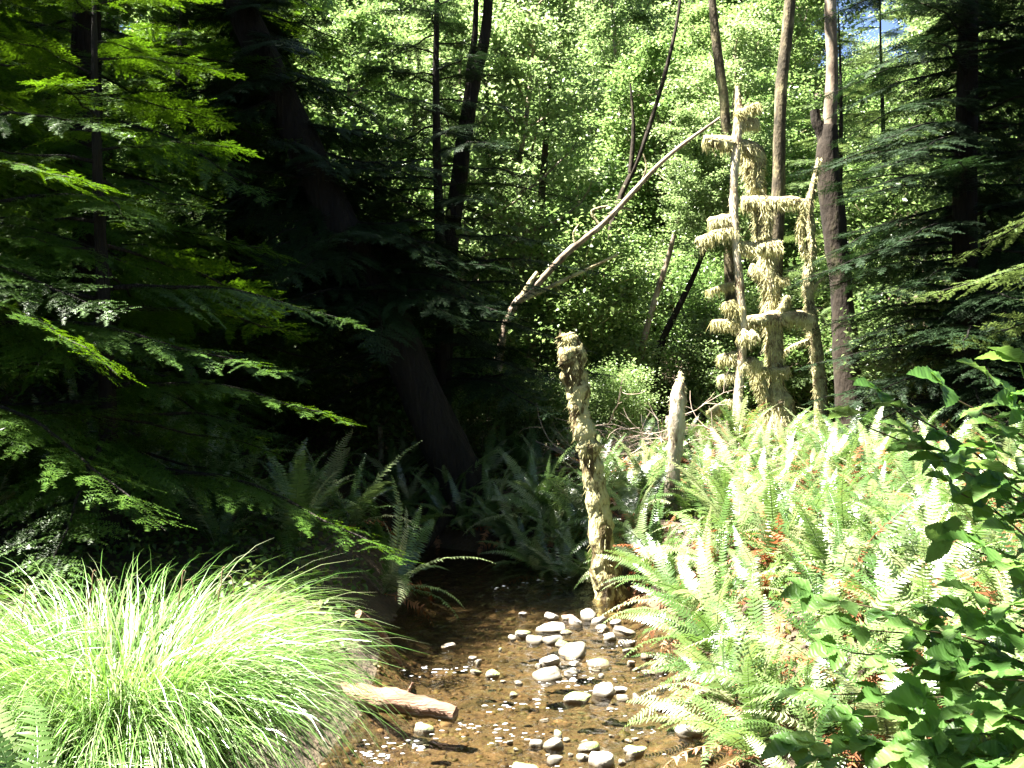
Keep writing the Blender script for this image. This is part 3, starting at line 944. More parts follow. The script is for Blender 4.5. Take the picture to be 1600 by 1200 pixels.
rng = np.random.default_rng(5)
Yc = 15.0
b1 = pix(1142, 735, Yc); b1.z = float(H(b1.x, b1.y)) - 0.1
t1 = thing('mossy_tree', 'thin dead tree with ladder like moss draped stubs among the ferns', 'tree', tuple(b1))
mossy(t1, b1, [(1142, 760), (1150, 690), (1155, 600), (1160, 520), (1155, 440), (1149, 360), (1147, 280), (1152, 215), (1155, 175), (1152, 135)], Yc, [22, 19, 17, 17, 15, 15, 15, 15, 13, 5], 'trunk', 500, rng, 'snag_white', .08, .05)
for pts, w in (([(1100, 218), (1140, 226), (1180, 236), (1188, 262), (1186, 295)], [12, 20, 24, 20, 10]), ([(1150, 342), (1130, 342), (1108, 346)], [12, 13, 10]),
               ([(1150, 360), (1120, 366), (1092, 380)], [11, 15, 20]), ([(1150, 384), (1180, 388), (1220, 383)], [20, 18, 18]), ([(1155, 575), (1170, 566), (1188, 572)], [15, 17, 16]),
               ([(1155, 560), (1138, 557), (1122, 560)], [15, 13, 9]), ([(1150, 180), (1168, 172), (1186, 163)], [14, 13, 8]), ([(1152, 196), (1170, 192), (1184, 190)], [12, 13, 10]),
               ([(1155, 505), (1135, 505), (1112, 503)], [17, 12, 6]), ([(1155, 486), (1142, 480), (1138, 470)], [20, 20, 16]), ([(1152, 625), (1130, 632), (1108, 645)], [9, 10, 8]),
               ([(1156, 520), (1170, 528), (1180, 520)], [16, 20, 14]), ([(1155, 585), (1138, 586), (1122, 590)], [7, 7, 4]), ([(1150, 442), (1130, 446), (1105, 455)], [6, 5, 3])):
    mossy(t1, b1, pts, Yc, w, 'branch', 420, rng, 'bark_mossy', .10, .085, .9, 16, [rng.uniform(-.12, .1)] * len(pts))
b2 = pix(1220, 735, Yc + .5); b2.z = float(H(b2.x, b2.y)) - 0.1
t2 = thing('mossy_tree', 'stout moss covered trunk bridged by thick mossy limbs', 'tree', tuple(b2))
mossy(t2, b2, [(1228, 740), (1218, 650), (1212, 590), (1208, 520), (1204, 450), (1196, 390), (1186, 320), (1172, 260), (1160, 232)], Yc + .5, [60, 46, 26, 26, 28, 24, 22, 24, 16], 'trunk', 1900, rng, 'bark_mossy', .12, .11)
for pts, w in (([(1160, 315), (1200, 318), (1235, 314), (1258, 318)], [16, 20, 18, 12]), ([(1150, 505), (1200, 500), (1240, 496), (1268, 502)], [16, 22, 20, 18]), ([(1185, 578), (1210, 580), (1232, 577)], [10, 11, 10]),
               ([(1212, 495), (1224, 480), (1231, 462)], [14, 12, 5]), ([(1176, 570), (1190, 605), (1202, 650)], [20, 20, 16]), ([(1190, 318), (1200, 345), (1192, 372)], [20, 16, 10]), ([(1168, 255), (1178, 285), (1194, 330)], [10, 10, 8]),
               ([(1190, 430), (1180, 420), (1175, 412)], [8, 6, 3]), ([(1212, 432), (1222, 436), (1232, 434)], [8, 6, 3]), ([(1258, 320), (1250, 345), (1248, 370)], [8, 6, 4])):
    mossy(t2, b2, pts, Yc + .5, w, 'branch', 480, rng, 'bark_mossy', .10, .085, .9, 16, [rng.uniform(-.2, .0)] * len(pts))
b3 = pix(1284, 735, Yc + .8); b3.z = float(H(b3.x, b3.y)) - 0.1
t3 = thing('mossy_tree', 'narrow bent mossy stem between the stout mossy trunk and forked alder', 'tree', tuple(b3))
mossy(t3, b3, [(1284, 740), (1284, 640), (1276, 560), (1268, 500), (1262, 440), (1268, 390), (1264, 330), (1280, 250)], Yc + .8, [26, 22, 18, 18, 17, 15, 12, 8], 'trunk', 700, rng, 'bark_mossy', .12, .07)
for pts, w in (([(1262, 470), (1275, 445), (1290, 432)], [7, 5, 3]), ([(1270, 530), (1240, 540), (1222, 552)], [6, 5, 3]), ([(1262, 400), (1252, 380), (1256, 330)], [10, 9, 6])):
    mossy(t3, b3, pts, Yc + .8, w, 'branch', 90, rng, 'bark_mossy', .1, .06, 1.0, 10)

bs = pix(950, 930, 9.6); bs.z = float(H(bs.x, bs.y)) - 0.1
sn = thing('leaning_snag', 'lichen crusted broken snag leaning over the water edge', 'snag', tuple(bs))
mossy(sn, bs, [(958, 960), (945, 880), (932, 790), (920, 715), (910, 670), (901, 615), (893, 565), (886, 530), (884, 521)], 9.6, [66, 42, 34, 29, 36, 33, 39, 31, 15], 'trunk', 330, rng, 'snag', .13, .05, .8, 80, sw=.004)
for (px_, py_, dx_, h_) in ((879, 528, -2, 22), (888, 527, 2, 15), (893, 534, 1, 12)):
    mossy(sn, bs, [(px_ + 2, py_ + 16), (px_ + dx_, py_), (px_ + dx_ * 2, py_ - h_ * .6)], 9.6, [12, 8, 2], 'splinter', 0, rng, 'snag', .15, n=8)
bs = pix(1052, 800, 11.2); bs.z = float(H(bs.x, bs.y)) - 0.1
sn = thing('bleached_snag', 'short bleached stump with a pointed white top among the ferns', 'snag', tuple(bs))
mossy(sn, bs, [(1050, 830), (1052, 740), (1056, 700), (1057, 660), (1060, 630), (1062, 605), (1063, 583)], 11.2, [26, 22, 24, 29, 24, 17, 3], 'trunk', 300, rng, 'snag_white', .12, .05, .6, 30)
mossy(sn, bs, [(1056, 690), (1046, 665), (1042, 650)], 11.2, [14, 10, 4], 'broken_branch', 0, rng, 'snag_white', .1)

# driftwood log
A, B = on_water(505, 1098), on_water(712, 1122)
lg = thing('driftwood_log', 'bare reddish driftwood log lying half in the water by the sedge', 'log', tuple(A))
mb = MB()
q = [Vector((0, 0, .06)), (B - A) * .35 + Vector((0, 0, .065)), (B - A) * .7 + Vector((0, 0, .045)), (B - A) + Vector((0, 0, .02))]
tube(mb, [tuple(p) for p in q], [.06, .075, .062, .045], 14, .09, 30)
obj('trunk', mb.mesh('trunk', M['wood'], True), lg)
mb = MB(); p0 = np.array((B - A) * .62) + np.array([0, 0, .08])
tube(mb, [p0, p0 + np.array([.03, 0, .05]), p0 + np.array([.055, 0, .10])], [.018, .012, .006], 6, .1)
obj('branch_stub', mb.mesh('branch_stub', M['wood'], True), lg)
# root sticking from the shaded bank
A = on_water(560, 960, .45); B = on_water(628, 1040)
mb = MB(); tube(mb, [tuple(Vector((0, 0, 0))), tuple((B - A) * .4 + Vector((0, 0, .06))), tuple((B - A) * .8 + Vector((0.0, 0, .03))), tuple(B - A)], [.028, .024, .018, .010], 7, .1, 16)
rt = tag(obj('bare_root', mb.mesh('bare_root', M['wood'], True), loc=A), 'thin bare root reaching from the shaded bank into the water', 'root')

# brush pile
bp0 = pix(1000, 690, 13); bp0.z = float(H(bp0.x, bp0.y))
bp = thing('brush_pile', 'tangle of dry bare twigs piled between the two snags', 'brush pile', tuple(bp0))
TW = []
for k in range(6):
    mb = MB(); Q = limb_path((0, 0, 0), 0, 0, 1.0, np.random.default_rng(60 + k), 7, 0.0)
    tube(mb, Q, np.linspace(.009, .003, len(Q)), 5, 0)
    for j in (2, 3, 5):
        W = limb_path(Q[j], rng.uniform(-1, 1), rng.uniform(-.6, .6), .35, rng, 4)
        tube(mb, W, np.linspace(.005, .002, len(W)), 4, 0)
    TW.append(mb.mesh('twig', M['twig'], True))
for k in range(80):
    p = Vector((rng.normal(.05, .5), rng.normal(0, .3), abs(rng.normal(.35, .25))))
    obj('twig', TW[k % 6], bp, p, (rng.uniform(0, 6), rng.normal(0, .35), rng.choice([0, 3.14]) + rng.normal(0, .5)), float(rng.uniform(.6, 1.2)))


# ------------------------------------------------------------------ background wood
far_lab = ['leafy green alder among others in the wooded background', 'pale green leafy alder in the wooded background', 'low branching alder in the wooded background', 'small bushy pale tree in the wooded background']
BT = []
rng = np.random.default_rng(91)
tries = 0
while len(BT) < 150 and tries < 12000:
    tries += 1
    y = 18 + 50 * rng.random() ** 1.2
    x = rng.uniform(-0.62, 0.64) * y
    if abs(x / y - .345) < .06 and y > 24:
        continue
    if x < -5 and y < 21:
        continue
    if math.hypot(x - 6.2, y - 19.5) < 2 or (4.3 < x < 9 and y < 20) or (y < 23 and 0.5 < x < 7):
        continue
    if all(math.hypot(x - a, y - b) > 1.0 + 0.025 * y for a, b in BT):
        BT.append((x, y))
for x, y in BT:
    i = int(rng.choice(4, p=[.25, .3, .25, .2]))
    place_tree(PROTO[i], x, y, float(rng.uniform(.45, .66) + .5 * smooth(y, 24, 46)), float(rng.uniform(0, 6.28)), 'alder_tree', far_lab[i], 'background alders')
SHT = []
tries = 0
while len(SHT) < 140 and tries < 8000:
    tries += 1
    y = 14.5 + 27 * rng.random() ** 1.3
    x = rng.uniform(-0.56, 0.6) * y
    if (x < -2.3 and y < 17) or (2.6 < x < 6.8 and y < 18.4) or (y < 15.2 and x < 2.6 and x > -2.5) or (0.6 < x < 2.6 and y < 15):
        continue
    if all(math.hypot(x - a, y - b) > 0.95 for a, b in SHT):
        SHT.append((x, y))
for x, y in SHT:
    i = int(rng.choice(3, p=[.35, .35, .3]))
    place_tree(SHRUB[i], x, y, float(rng.uniform(.7, 1.1)) * (.5 if y < 18.3 and -1 < x < 7 else .7 if y < 22.5 and 0.3 < x < 7 else 1), float(rng.uniform(0, 6.28)), 'leafy_shrub',
               ['leafy green shrub in the undergrowth below the alders', 'low pale green shrub in the undergrowth below the alders', 'tall spreading shrub in the undergrowth below the alders'][i], 'undergrowth shrubs', 'shrub')


EX = []
for k in range(900):
    x, y = rng.uniform(-1.0, 7.0), rng.uniform(18.6, 26)
    if len(EX) < 38 and all(math.hypot(x - a_, y - b_) > .8 for a_, b_ in EX):
        EX.append((x, y))
EX += [(-.35, 15.3), (.1, 15.7), (.45, 15.2), (.9, 15.9), (1.5, 15.6), (2.1, 16.2)]
for k, (x, y) in enumerate(EX):
    place_tree(SHRUB[k % 2], x, y, float(rng.uniform(.6, .85)) * (.62 if y < 17 else 1), float(rng.uniform(0, 6)), 'leafy_shrub',
               'leafy shrub on the slope behind the fallen pole and mossy trees', 'shrubs behind the fallen pole', 'shrub')
for k in range(14):
    y = 27 + 2.8 * k
    place_tree(SHRUB[1], (.345 + .02 * math.sin(k * 2.1)) * y, y, .9 + .03 * k, k * 1.1, 'leafy_shrub', 'low shrub on the far slope under the gap of blue sky', 'shrubs under the sky gap', 'shrub')
# unseen tall trees added round the clearing, crowns placed to block sky light
TALL = broadleaf_proto(15, 18, 10.0, 4.6, 38000, 0.17, 0.22)
for k, (x, y, sc_) in enumerate([(-5.0, -5.0, 1.0), (0.5, -6.0, 1.05), (5.0, -3.5, 1.0), (7.0, 2.0, 1.0), (8.6, 7.0, 1.05), (10.5, 11.5, 1.0), (12.0, 4.0, 1.1), (3.5, -1.0, .95), (-10.0, -3.0, .9), (12.5, 16.0, 1.0), (-1.5, -2.4, 1.0), (-6.5, -2.2, .95), (13.5, 21.5, 1.0), (16, 27, 1.0)]):
    place_tree(TALL, x, y, sc_, k * 1.3, 'alder_tree', 'unseen tall high crowned alder added around the clearing to block sky light', 'added canopy alders')
for k, (bx_, by_, tx, ty) in enumerate([(8.0, 4.5, -4.0, 1.0), (9.0, 9.5, -4.4, .5), (10.5, 14.0, -5.2, 0.3), (6.5, -1.0, -4.0, 2.5)]):  # unseen leaning alders added, crowns offset to block more of the sky
    t = thing('alder_tree', 'unseen big alder added leaning over the clearing, its crown blocking sky light', 'tree', (bx_, by_, float(H(bx_, by_)) - .1), 'added leaning canopy alders')
    mb = MB()
    tube(mb, [(0, 0, 0), (tx * .2, ty * .2, 4.5), (tx * .55, ty * .5, 8.5), (tx, ty, 12.5)], [.24, .21, .17, .10], 10, .05, 24)
    obj('trunk', mb.mesh('trunk', M['bark_alder'], True), t)
    obj('crown', TALL[1], t, (tx, ty, 1.0), rot=(0, 0, k * 1.7))
for k, (x, y, h) in enumerate([(-7, -3.5, 13), (-3.0, -7, 15), (2.5, -6, 15), (7, -6, 15), (10.5, -1.5, 16), (11, 4, 16), (12, 9, 17), (-11, -1, 13)]):  # unseen hemlocks added behind and beside the camera to block low sky
    conifer('hemlock_tree', 'unseen hemlock added around the clearing to block low sky light', x, y, h, 0.5, 3.0, HB, 70 + k, 0.26, 7, 'added surrounding hemlocks')
SPARSE = broadleaf_proto(24, 3.2, 0.2, 1.3, 800, 0.12, 0.035)  # sparse crown for an added unseen alder that dapples the berry bushes
lean = thing('alder_tree', 'unseen slender alder added behind, its sparse crown dappling shade on the berry bushes', 'tree', (-3.2, -2.2, float(H(-3.2, -2.2)) - .1))
mb = MB()
tube(mb, [(0, 0, 0), (.4, 1.2, 2.6), (1.0, 3.2, 4.8), (1.5, 4.6, 6.2)], [.11, .10, .08, .05], 9, .05, 24)
obj('trunk', mb.mesh('trunk', M['bark_alder'], True), lean)
obj('crown', SPARSE[1], lean, (1.85, 4.6, 5.2), scale=1.15)
for k, (x, y, h) in enumerate([(-11, 2, 14), (-12.5, 6.5, 16), (-13, 11, 18)]):
    conifer('hemlock_tree', DK, x, y, h, 0.8, 3.0, HB, 50 + k, 0.26, 6, HL)


# ------------------------------------------------------------------ ferns
def frond(seed, a0, a1, npin=34, wid=0.105, dead=False, L=1.0):
    """a sword fern frond, rachis leaving upward and arching over along +X"""
    rng = np.random.default_rng(seed)
    n = 26
    s = np.linspace(0, 1, n)
    th = np.radians(a0 + (a1 - a0) * s ** 1.3)      # from vertical
    P = np.zeros((n, 3))
    yaw = np.cumsum(rng.normal(0, .02, n))
    for k in range(1, n):
        P[k] = P[k - 1] + np.array([math.sin(th[k]) * math.cos(yaw[k]), math.sin(th[k]) * math.sin(yaw[k]), math.cos(th[k])]) * L / (n - 1)
    T, U, W = frames(P)
    side = np.stack([-np.sin(yaw), np.cos(yaw), np.zeros(n)], -1)
    up = np.cross(T, side)
    up *= np.sign(up[:, 2:3] + up[:, 0:1] * -0.2 + 1e-6)
    mb = MB()
    tube(mb, P[::3], np.linspace(.006, .0012, len(P[::3])) * L, 4, 0, cap=False)
    V, F3, F4 = [], [], []
    c = 0
    for k in range(npin):
        f = 0.13 + 0.86 * k / (npin - 1)
        prof = min(1.0, (f - 0.06) / 0.2) ** 0.6 * (1 - f) ** 0.62 * 1.25
        ln = L * wid * prof + 0.006
        p = np.array([np.interp(f, s, P[:, j]) for j in range(3)])
        kk = min(int(f * (n - 1)), n - 1)
        t, sd, u = T[kk], side[kk], up[kk]
        hw = L * 0.0105 * (0.55 + 0.5 * prof)
        for sg in (-1, 1):
            if dead and rng.random() < .25:
                continue
            d = sd * sg + t * 0.28 + u * rng.normal(0.06 if not dead else -.5, .12 if not dead else .4)
            d /= np.linalg.norm(d)
            l = ln * rng.uniform(.88, 1.06)
            tip = p + d * l - u * l * (.22 if not dead else .0) + t * l * .08
            m = p + d * l * .45
            V.extend([p - t * hw * .7, p + t * hw, m - t * hw, m + t * hw * .9 , tip])
            F4.append((c, c + 1, c + 3, c + 2)); F3.append((c + 2, c + 3, c + 4)); c += 5
    V = np.array(V)
    base = mb.n
    mb.add(V, np.array(F4))
    mb.f3.append(np.array(F3, np.int32) + base); mb.m3.append(np.zeros(len(F3), np.int32))
    return mb.mesh('dead_frond' if dead else 'frond', M['fern_dead' if dead else 'fern'])


FR = [frond(71, 12, 62), frond(72, 18, 85), frond(73, 25, 105), frond(74, 35, 118), frond(75, 45, 125), frond(76, 8, 48)]
FRN = [frond(77, 25, 95, 44, .13), frond(78, 35, 112, 44, .13)]
FDU = [frond(84, 22, 80, dead=True), frond(85, 30, 105, dead=True)]
FD = [frond(81, 55, 160, dead=True), frond(82, 70, 172, dead=True), frond(83, 40, 150, dead=True)]


def fern(x, y, size, nf, label, group, rng, lean=None, dead=0, z=None, up_dead=0.0):
    e = 0.15
    gx = float(H(x + e, y) - H(x - e, y)) / (2 * e)
    gy = float(H(x, y + e) - H(x, y - e)) / (2 * e)
    zz = float(H(x, y)) if z is None else z
    t = thing('sword_fern', label, 'fern', (x, y, zz - .03), group)
    l = Vector((gx, gy, 0))
    if l.length > 0.9:
        l *= 0.9 / l.length
    down = -l * 0.55
    nrm = Vector((down.x, down.y, 1)).normalized()
    t.rotation_euler = Vector((0, 0, 1)).rotation_difference(nrm).to_euler()
    for k in range(nf):
        az = k * 2.39996 + rng.normal(0, .25)
        i = int(rng.choice(6, p=[.17, .24, .23, .15, .08, .13]))
        o = obj('frond', FR[i], t, (rng.normal(0, .02), rng.normal(0, .02), 0), Euler((rng.normal(0, .12), rng.normal(0, .1), az)), float(size * rng.uniform(.7, 1.12)))
    for k in range(dead):
        obj('dead_frond', (FDU[k % 2] if rng.random() < up_dead else FD[k % 3]), t, (0, 0, .02), Euler((rng.normal(0, .2), rng.normal(0, .15), rng.uniform(0, 6.28))), float(size * rng.uniform(.6, .95)))
    return t


def scatter(n, x0, x1, y0, y1, dmin, ok, rng, prev):
    out = []
    for _ in range(n * 60):
        if len(out) >= n:
            break
        x, y = rng.uniform(x0, x1), rng.uniform(y0, y1)
        d = dmin * (0.75 + 0.035 * y)
        if ok(x, y) and all((x - a) ** 2 + (y - b) ** 2 > d * d for a, b in prev + out):
            out.append((x, y))
    return out


def edge(x, y):
    return float(abs(x - c_of(y)) - w_of(y))


rng = np.random.default_rng(17)
ferns = []
# sunny bank beside the water
a = scatter(235, 0.9, 7.5, 4.3, 14.6, 0.40, lambda x, y: x > c_of(y) and edge(x, y) > 0.06 and x < 0.53 * y + 0.4, rng, ferns)
for x, y in a:
    e_ = edge(x, y)
    if e_ < .75:
        lab, g = 'sunlit sword fern arching over the stream edge with dry brown fronds beneath', 'ferns overhanging the sunny stream edge'
    elif y > 11:
        lab, g = 'sunlit sword fern in the bed around the mossy trees', 'ferns around the mossy trees'
    elif x > 0.33 * y:
        lab, g = 'sword fern standing behind the large leaved berry bush', 'ferns behind the berry bush'
    else:
        lab, g = 'sunlit sword fern in the thick bed beside the leaning snag', 'ferns on the sunny bank'
    nd = int(rng.integers(5, 9)) if e_ < .75 else int(rng.choice([2, 4, 12], p=[.4, .35, .25]))
    if nd == 12:
        lab = lab.replace('sword fern', 'half withered sword fern, many fronds brown,')
    sz = float(rng.uniform(.75, 1.1)) * (0.85 if e_ < .75 else 1)
    lab = ('small ' if sz < .8 else 'large ' if sz > 1.0 else '') + lab
    fern(x, y, sz, int(rng.integers(13, 18)), lab, g, rng, dead=nd, up_dead=.15 if e_ < .75 else .6)
ferns += a
b = scatter(56, -6.0, -1.0, 8.6, 13.6, 0.60, lambda x, y: x < c_of(y) and edge(x, y) > 0.1 and x > -0.55 * y, rng, ferns)
for x, y in b:
    if edge(x, y) < .7:
        lab, g = 'shaded sword fern drooping over the dark pool edge', 'ferns along the dark pool'
    else:
        lab, g = 'shaded sword fern under the hemlock boughs', 'ferns under the hemlocks'
    fern(x, y, float(rng.uniform(.8, 1.15)), int(rng.integers(11, 15)), lab, g, rng, dead=2 if edge(x, y) < .7 else 0)
ferns += b
c = scatter(20, -1.6, 2.4, 11.3, 15.5, 0.6, lambda x, y: x > c_of(y) and edge(x, y) > 0.15 and x < 1.6, rng, ferns)
for x, y in c:
    fern(x, y, float(rng.uniform(.8, 1.1)), 12, 'dark sword fern at the foot of the leaning trunk', 'ferns at the leaning trunk', rng)
ferns += c
for k in range(9):
    x = -1.25 + k * .26 + rng.normal(0, .04)
    yy = np.arange(10.4, 14, .05)
    hz_ = H(np.full_like(yy, x), yy)
    y = float(yy[np.argmax(hz_ > (.16 if k % 2 else .34))])
    fern(x, y, float(rng.uniform(.7, .95)), 12, 'dark sword fern hanging from the shaded bank below the leaning trunk', 'ferns on the shaded bank', rng, dead=2)
d = scatter(34, -8, -1.6, 13.2, 19, 0.75, lambda x, y: x < c_of(y) and edge(x, y) > 0.2 and x > -.52 * y, rng, ferns)
for x, y in d:
    fern(x, y, float(rng.uniform(.8, 1.1)), 10, 'sword fern on the slope rising beyond the stream bend', 'ferns on the far slope', rng)
for x, y, sz in ((.62, 10.75, .8), (.42, 11.15, .85), (.75, 11.2, .9), (.25, 11.5, .85), (.95, 10.5, .75), (.55, 11.65, .95), (.95, 11.7, .9), (.1, 11.9, .8)):
    fern(x, y, sz, 15, 'sunlit sword fern wrapped around the foot of the leaning snag', 'ferns around the snag', rng, dead=3)
# ferns in front of the sedge
for x, y, s, z in ((-1.28, 2.65, .62, .78), (-1.75, 2.9, .6, .8), (-.95, 2.75, .5, .58)):
    t = fern(x, y, s, 13, 'pale fern growing in front of the sedge tussock', 'ferns before the sedge', rng, z=z)


# ------------------------------------------------------------------ sedge tussocks
def sedge(x, y, z, n, lmin, lmax, r0, label, seed, spikes):
    rng = np.random.default_rng(seed)
    t = thing('sedge_tussock', label, 'sedge', (x, y, z))
    K = 8
    az = rng.uniform(0, 2 * math.pi, n)
    r = r0 * np.sqrt(rng.random(n))
    P = np.stack([np.cos(az) * r, np.sin(az) * r, rng.normal(0, .02, n)], -1)
    az = az + rng.normal(0, .5, n)
    th = np.radians(rng.uniform(2, 34, n))
    dth = np.radians(rng.uniform(95, 185, n)) / K
    L = rng.uniform(lmin, lmax, n)
    w = rng.uniform(.0018, .004, n)
    side = np.stack([-np.sin(az), np.cos(az), np.zeros(n)], -1)
    twist = rng.normal(0, .5, n)
    rows = []
    for k in range(K + 1):
        f = k / K
        ww = w * (1 - f ** 2.2 * .96)
        d = np.stack([np.sin(th) * np.cos(az), np.sin(th) * np.sin(az), np.cos(th)], -1)
        up = np.cross(d, side)
        sv = side * np.cos(twist)[:, None] + up * np.sin(twist)[:, None]
        rows.append(np.stack([P - sv * ww[:, None], P + sv * ww[:, None]], 1))
        P = P + d * (L / K)[:, None]
        th = th + dth * (0.5 + f)
        az = az + rng.normal(0, .03, n)
    V = np.stack(rows, 1)           # n, K+1, 2, 3
    idx = np.arange(n * (K + 1) * 2).reshape(n, K + 1, 2)
    F = np.stack([idx[:, :-1, 0], idx[:, :-1, 1], idx[:, 1:, 1], idx[:, 1:, 0]], -1).reshape(-1, 4)
    mb = MB(); mb.add(V.reshape(-1, 3), F)
    o = obj('blades', mb.mesh('blades', M['sedge'], True), t)
    o['kind'] = 'stuff'
    for (sx, sy, sz) in spikes:
        tip = Vector((sx - x, sy - y, sz - z))
        mb = MB()
        q = [Vector((tip.x * .3, tip.y * .3, 0)), Vector((tip.x * .65, tip.y * .6, tip.z * .6)), tip]
        tube(mb, [tuple(p) for p in q], [.003, .0025, .0018], 5, 0, 9)
        st = obj('flower_stalk', mb.mesh('flower_stalk', M['sedge'], True), t)
        for j in range(3):
            mb = MB()
            p = tip + Vector((0, 0, -.035 * j))
            dx = (.014 + .006 * j) * (1 if j % 2 else -.6)
            tube(mb, [tuple(p), tuple(p + Vector((dx, 0, .004))), tuple(p + Vector((dx * 1.6, 0, -.03))), tuple(p + Vector((dx * 1.7, 0, -.07)))], [.0009, .0016, .003, .0012], 5, .05, 9)
            obj('flower_spike', mb.mesh('flower_spike', M['sedge_spike'], True), st)
    return t


def sp_(px, py, Y):
    p = pix(px, py, Y)
    return (p.x, p.y, p.z)


sedge(-1.53, 3.98, 0.46, 9000, .55, 1.14, .36, 'big bright green arching sedge tussock by the driftwood log', 3,
      [sp_(150, 893, 3.9), sp_(290, 893, 3.9), sp_(352, 888, 3.95)])
sedge(-2.35, 3.95, 0.42, 5200, .5, .98, .34, 'second sunlit sedge tussock behind the pale ferns', 4, [sp_(45, 915, 3.9)])
sedge(-1.72, 3.3, 0.42, 3600, .45, .75, .30, 'short pale sedge tussock between two taller ones', 6, [])


# ------------------------------------------------------------------ berry bush with large leaves
def leaflet(mb, L, W_, yaw, off, rng, teeth=11):
    n = teeth * 2
    f = np.linspace(0, 1, n + 1)
    half = W_ * np.sin(np.pi * f ** 0.72) ** 0.85 * (1 - .15 * f)
    half[1::2] *= 0.86
    half[-1] = 0
    droop = -0.22 * L * f ** 2
    mid = np.stack([f * L, np.zeros(n + 1), droop + 0], -1)
    lift = half * 0.30
    lob = 0.03 * L * np.sin(f * 22)
    lf = np.stack([f * L + half * .25, half, droop + lift + lob * half / W_], -1)
    rt_ = np.stack([f * L + half * .25, -half, droop + lift + lob * half / W_], -1)
    V = np.concatenate([mid, lf, rt_])
    c, s_ = math.cos(yaw), math.sin(yaw)
    V = V @ np.array([[c, s_, 0], [-s_, c, 0], [0, 0, 1]]) + np.array(off)
    m = np.arange(n)
    k = n + 1
    F = np.concatenate([np.stack([m, m + 1, k + m + 1, k + m], -1), np.stack([m + 1, m, 2 * k + m, 2 * k + m + 1], -1)])
    mb.add(V, F)


LEAF = []
for k in range(4):
    r_ = np.random.default_rng(100 + k)
    mb = MB()
    pl = 0.05
    tube(mb, [(0, 0, 0), (pl * .6, 0, .012), (pl, 0, .012)], [.0016, .0013, .001], 4, 0, cap=False)
    leaflet(mb, .092 * r_.uniform(.9, 1.15), .032, r_.normal(0, .1), (pl, 0, .012), r_)
    for sg in (-1, 1):
        leaflet(mb, .074 * r_.uniform(.85, 1.15), .029, sg * r_.uniform(.95, 1.25), (pl * .96, 0, .012), r_)
    LEAF.append(mb.mesh('leaf', M['berry'], True))

rng = np.random.default_rng(23)
BUSH = [
    ('berry_bush', 'berry bush with large sunlit toothed leaves on tall arching stems', (2.05, 3.1), [(1350, 665, 3.0), (1392, 632, 2.9), (1440, 690, 3.1), (1490, 622, 2.7), (1545, 600, 2.6), (1595, 645, 2.6), (1560, 720, 2.75), (1500, 770, 3.0), (1600, 590, 2.5), (1470, 720, 2.9), (1590, 700, 2.8)]),
    ('berry_bush', 'shaded berry bush with dark stems above the dense dark corner leaves', (2.0, 2.85), [(1590, 800, 2.6), (1560, 870, 2.8), (1540, 940, 2.7), (1590, 1000, 2.5), (1580, 760, 2.6), (1600, 900, 2.6), (1520, 860, 3.0), (1560, 1060, 2.6), (1590, 1130, 2.5), (1600, 850, 2.4)]),
    ('berry_bush', 'low berry bush with broad leaves hanging over the dead fern fronds', (1.75, 2.9), [(1290, 935, 3.05), (1360, 985, 2.95), (1440, 985, 2.8), (1330, 1020, 2.9), (1520, 960, 2.75), (1300, 1085, 2.9), (1400, 1040, 2.8), (1460, 1090, 2.7), (1350, 1120, 2.8), (1510, 1030, 2.7)]),
    ('berry_bush', 'small berry bush at the foot of the low one, leaves in half shade', (1.5, 2.7), [(1270, 1165, 2.75), (1330, 1190, 2.65), (1400, 1170, 2.7), (1450, 1180, 2.6), (1520, 1120, 2.55), (1560, 1190, 2.5), (1480, 1140, 2.65)]),
]
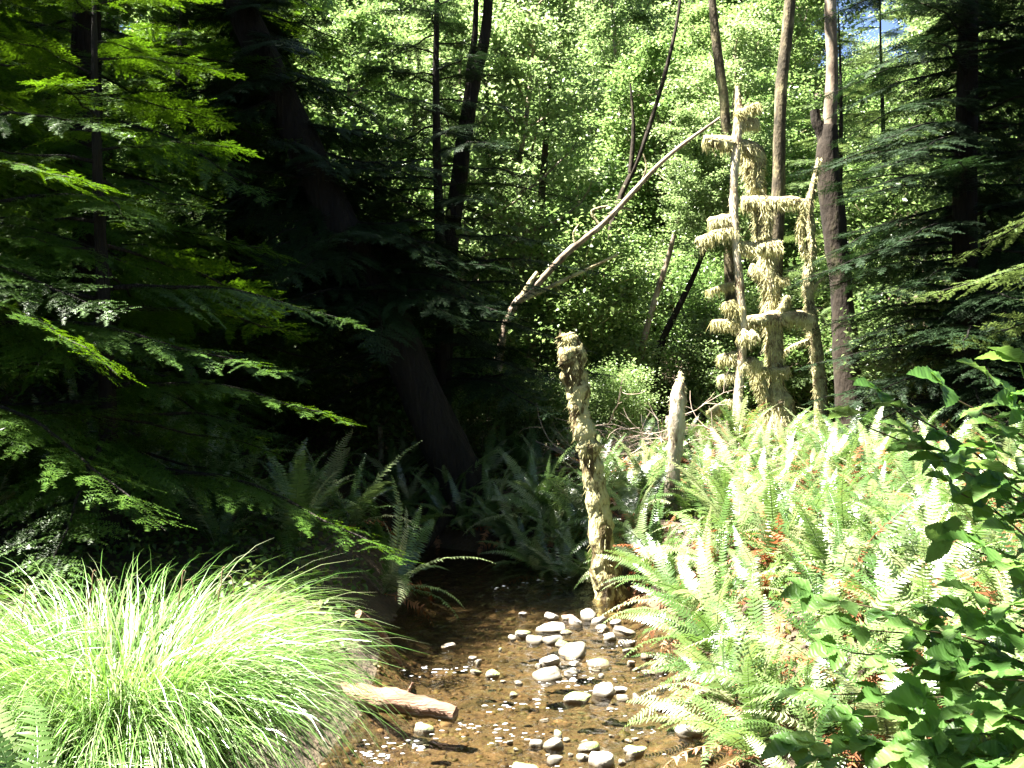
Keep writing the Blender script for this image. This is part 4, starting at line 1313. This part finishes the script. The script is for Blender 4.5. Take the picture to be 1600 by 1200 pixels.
for (nm, lab, (rx, ry), tips) in BUSH:
    rz = float(H(rx, ry)) - .05
    t = thing(nm, lab, 'shrub', (rx, ry, rz))
    for (px, py, Y) in tips:
        tip = pix(px, py, Y) - Vector((rx, ry, rz))
        r0 = Vector((rng.normal(0, .12), rng.normal(0, .1), 0))
        mid = r0.lerp(tip, .5) + Vector((.12, 0, .10 + .15 * tip.z))
        q = [r0, r0.lerp(mid, .5) + Vector((.05, 0, .05)), mid, mid.lerp(tip, .55) + Vector((0, 0, .05)), tip]
        Q, rr = resample([tuple(p) for p in q], [.007, .006, .005, .0035, .002], 22)
        mb = MB(); tube(mb, Q, rr, 5, .05)
        st = obj('stem', mb.mesh('stem', M['stem'], True), t)
        T, U, W = frames(Q)
        nl = 10
        for k in range(nl):
            i = int(21 - k * 1.6)
            p = Q[i]
            sd = 1 if k % 2 else -1
            out = Vector(T[i]) * .6 + Vector((sd * .5, -.55, 0)) + Vector(rng.normal(0, .35, 3))
            out.z *= .4
            if k == 0:
                out = Vector(T[i]) + Vector((0, -.3, 0))
            out.normalize()
            nrm = Vector((-.15, -.40, .85)) + Vector(rng.normal(0, .28, 3))
            nrm = (nrm - out * nrm.dot(out)).normalized()
            side = nrm.cross(out)
            Mx = Matrix((out, side, nrm)).transposed().to_euler()
            obj('leaf', LEAF[int(rng.integers(4))], t, p, Mx, float(rng.uniform(.8, 1.3)))

# ------------------------------------------------------------------ low ground cover
mb = MB()
rng = np.random.default_rng(55)
n = 42000
y = 3 + 23 * rng.random(n) ** .8
x = rng.uniform(-.62, .62, n) * y
d = np.abs(x - c_of(y)) - w_of(y)
k = d > .18
x, y = x[k], y[k]
ctr = np.stack([x, y, H(x, y) + rng.uniform(.02, .16, len(x))], -1)
leaf_cloud(mb, ctr, 0.04, len(x) * 2, 0.055, rng, .7, .5)
gc = obj('ground_cover', mb.mesh('ground_cover', M['cover']))
gc['kind'] = 'stuff'; gc['label'] = 'low leafy ground cover and litter over the forest floor'
print('objects', len(bpy.data.objects), 'tris', sum(len(m.polygons) for m in bpy.data.meshes))
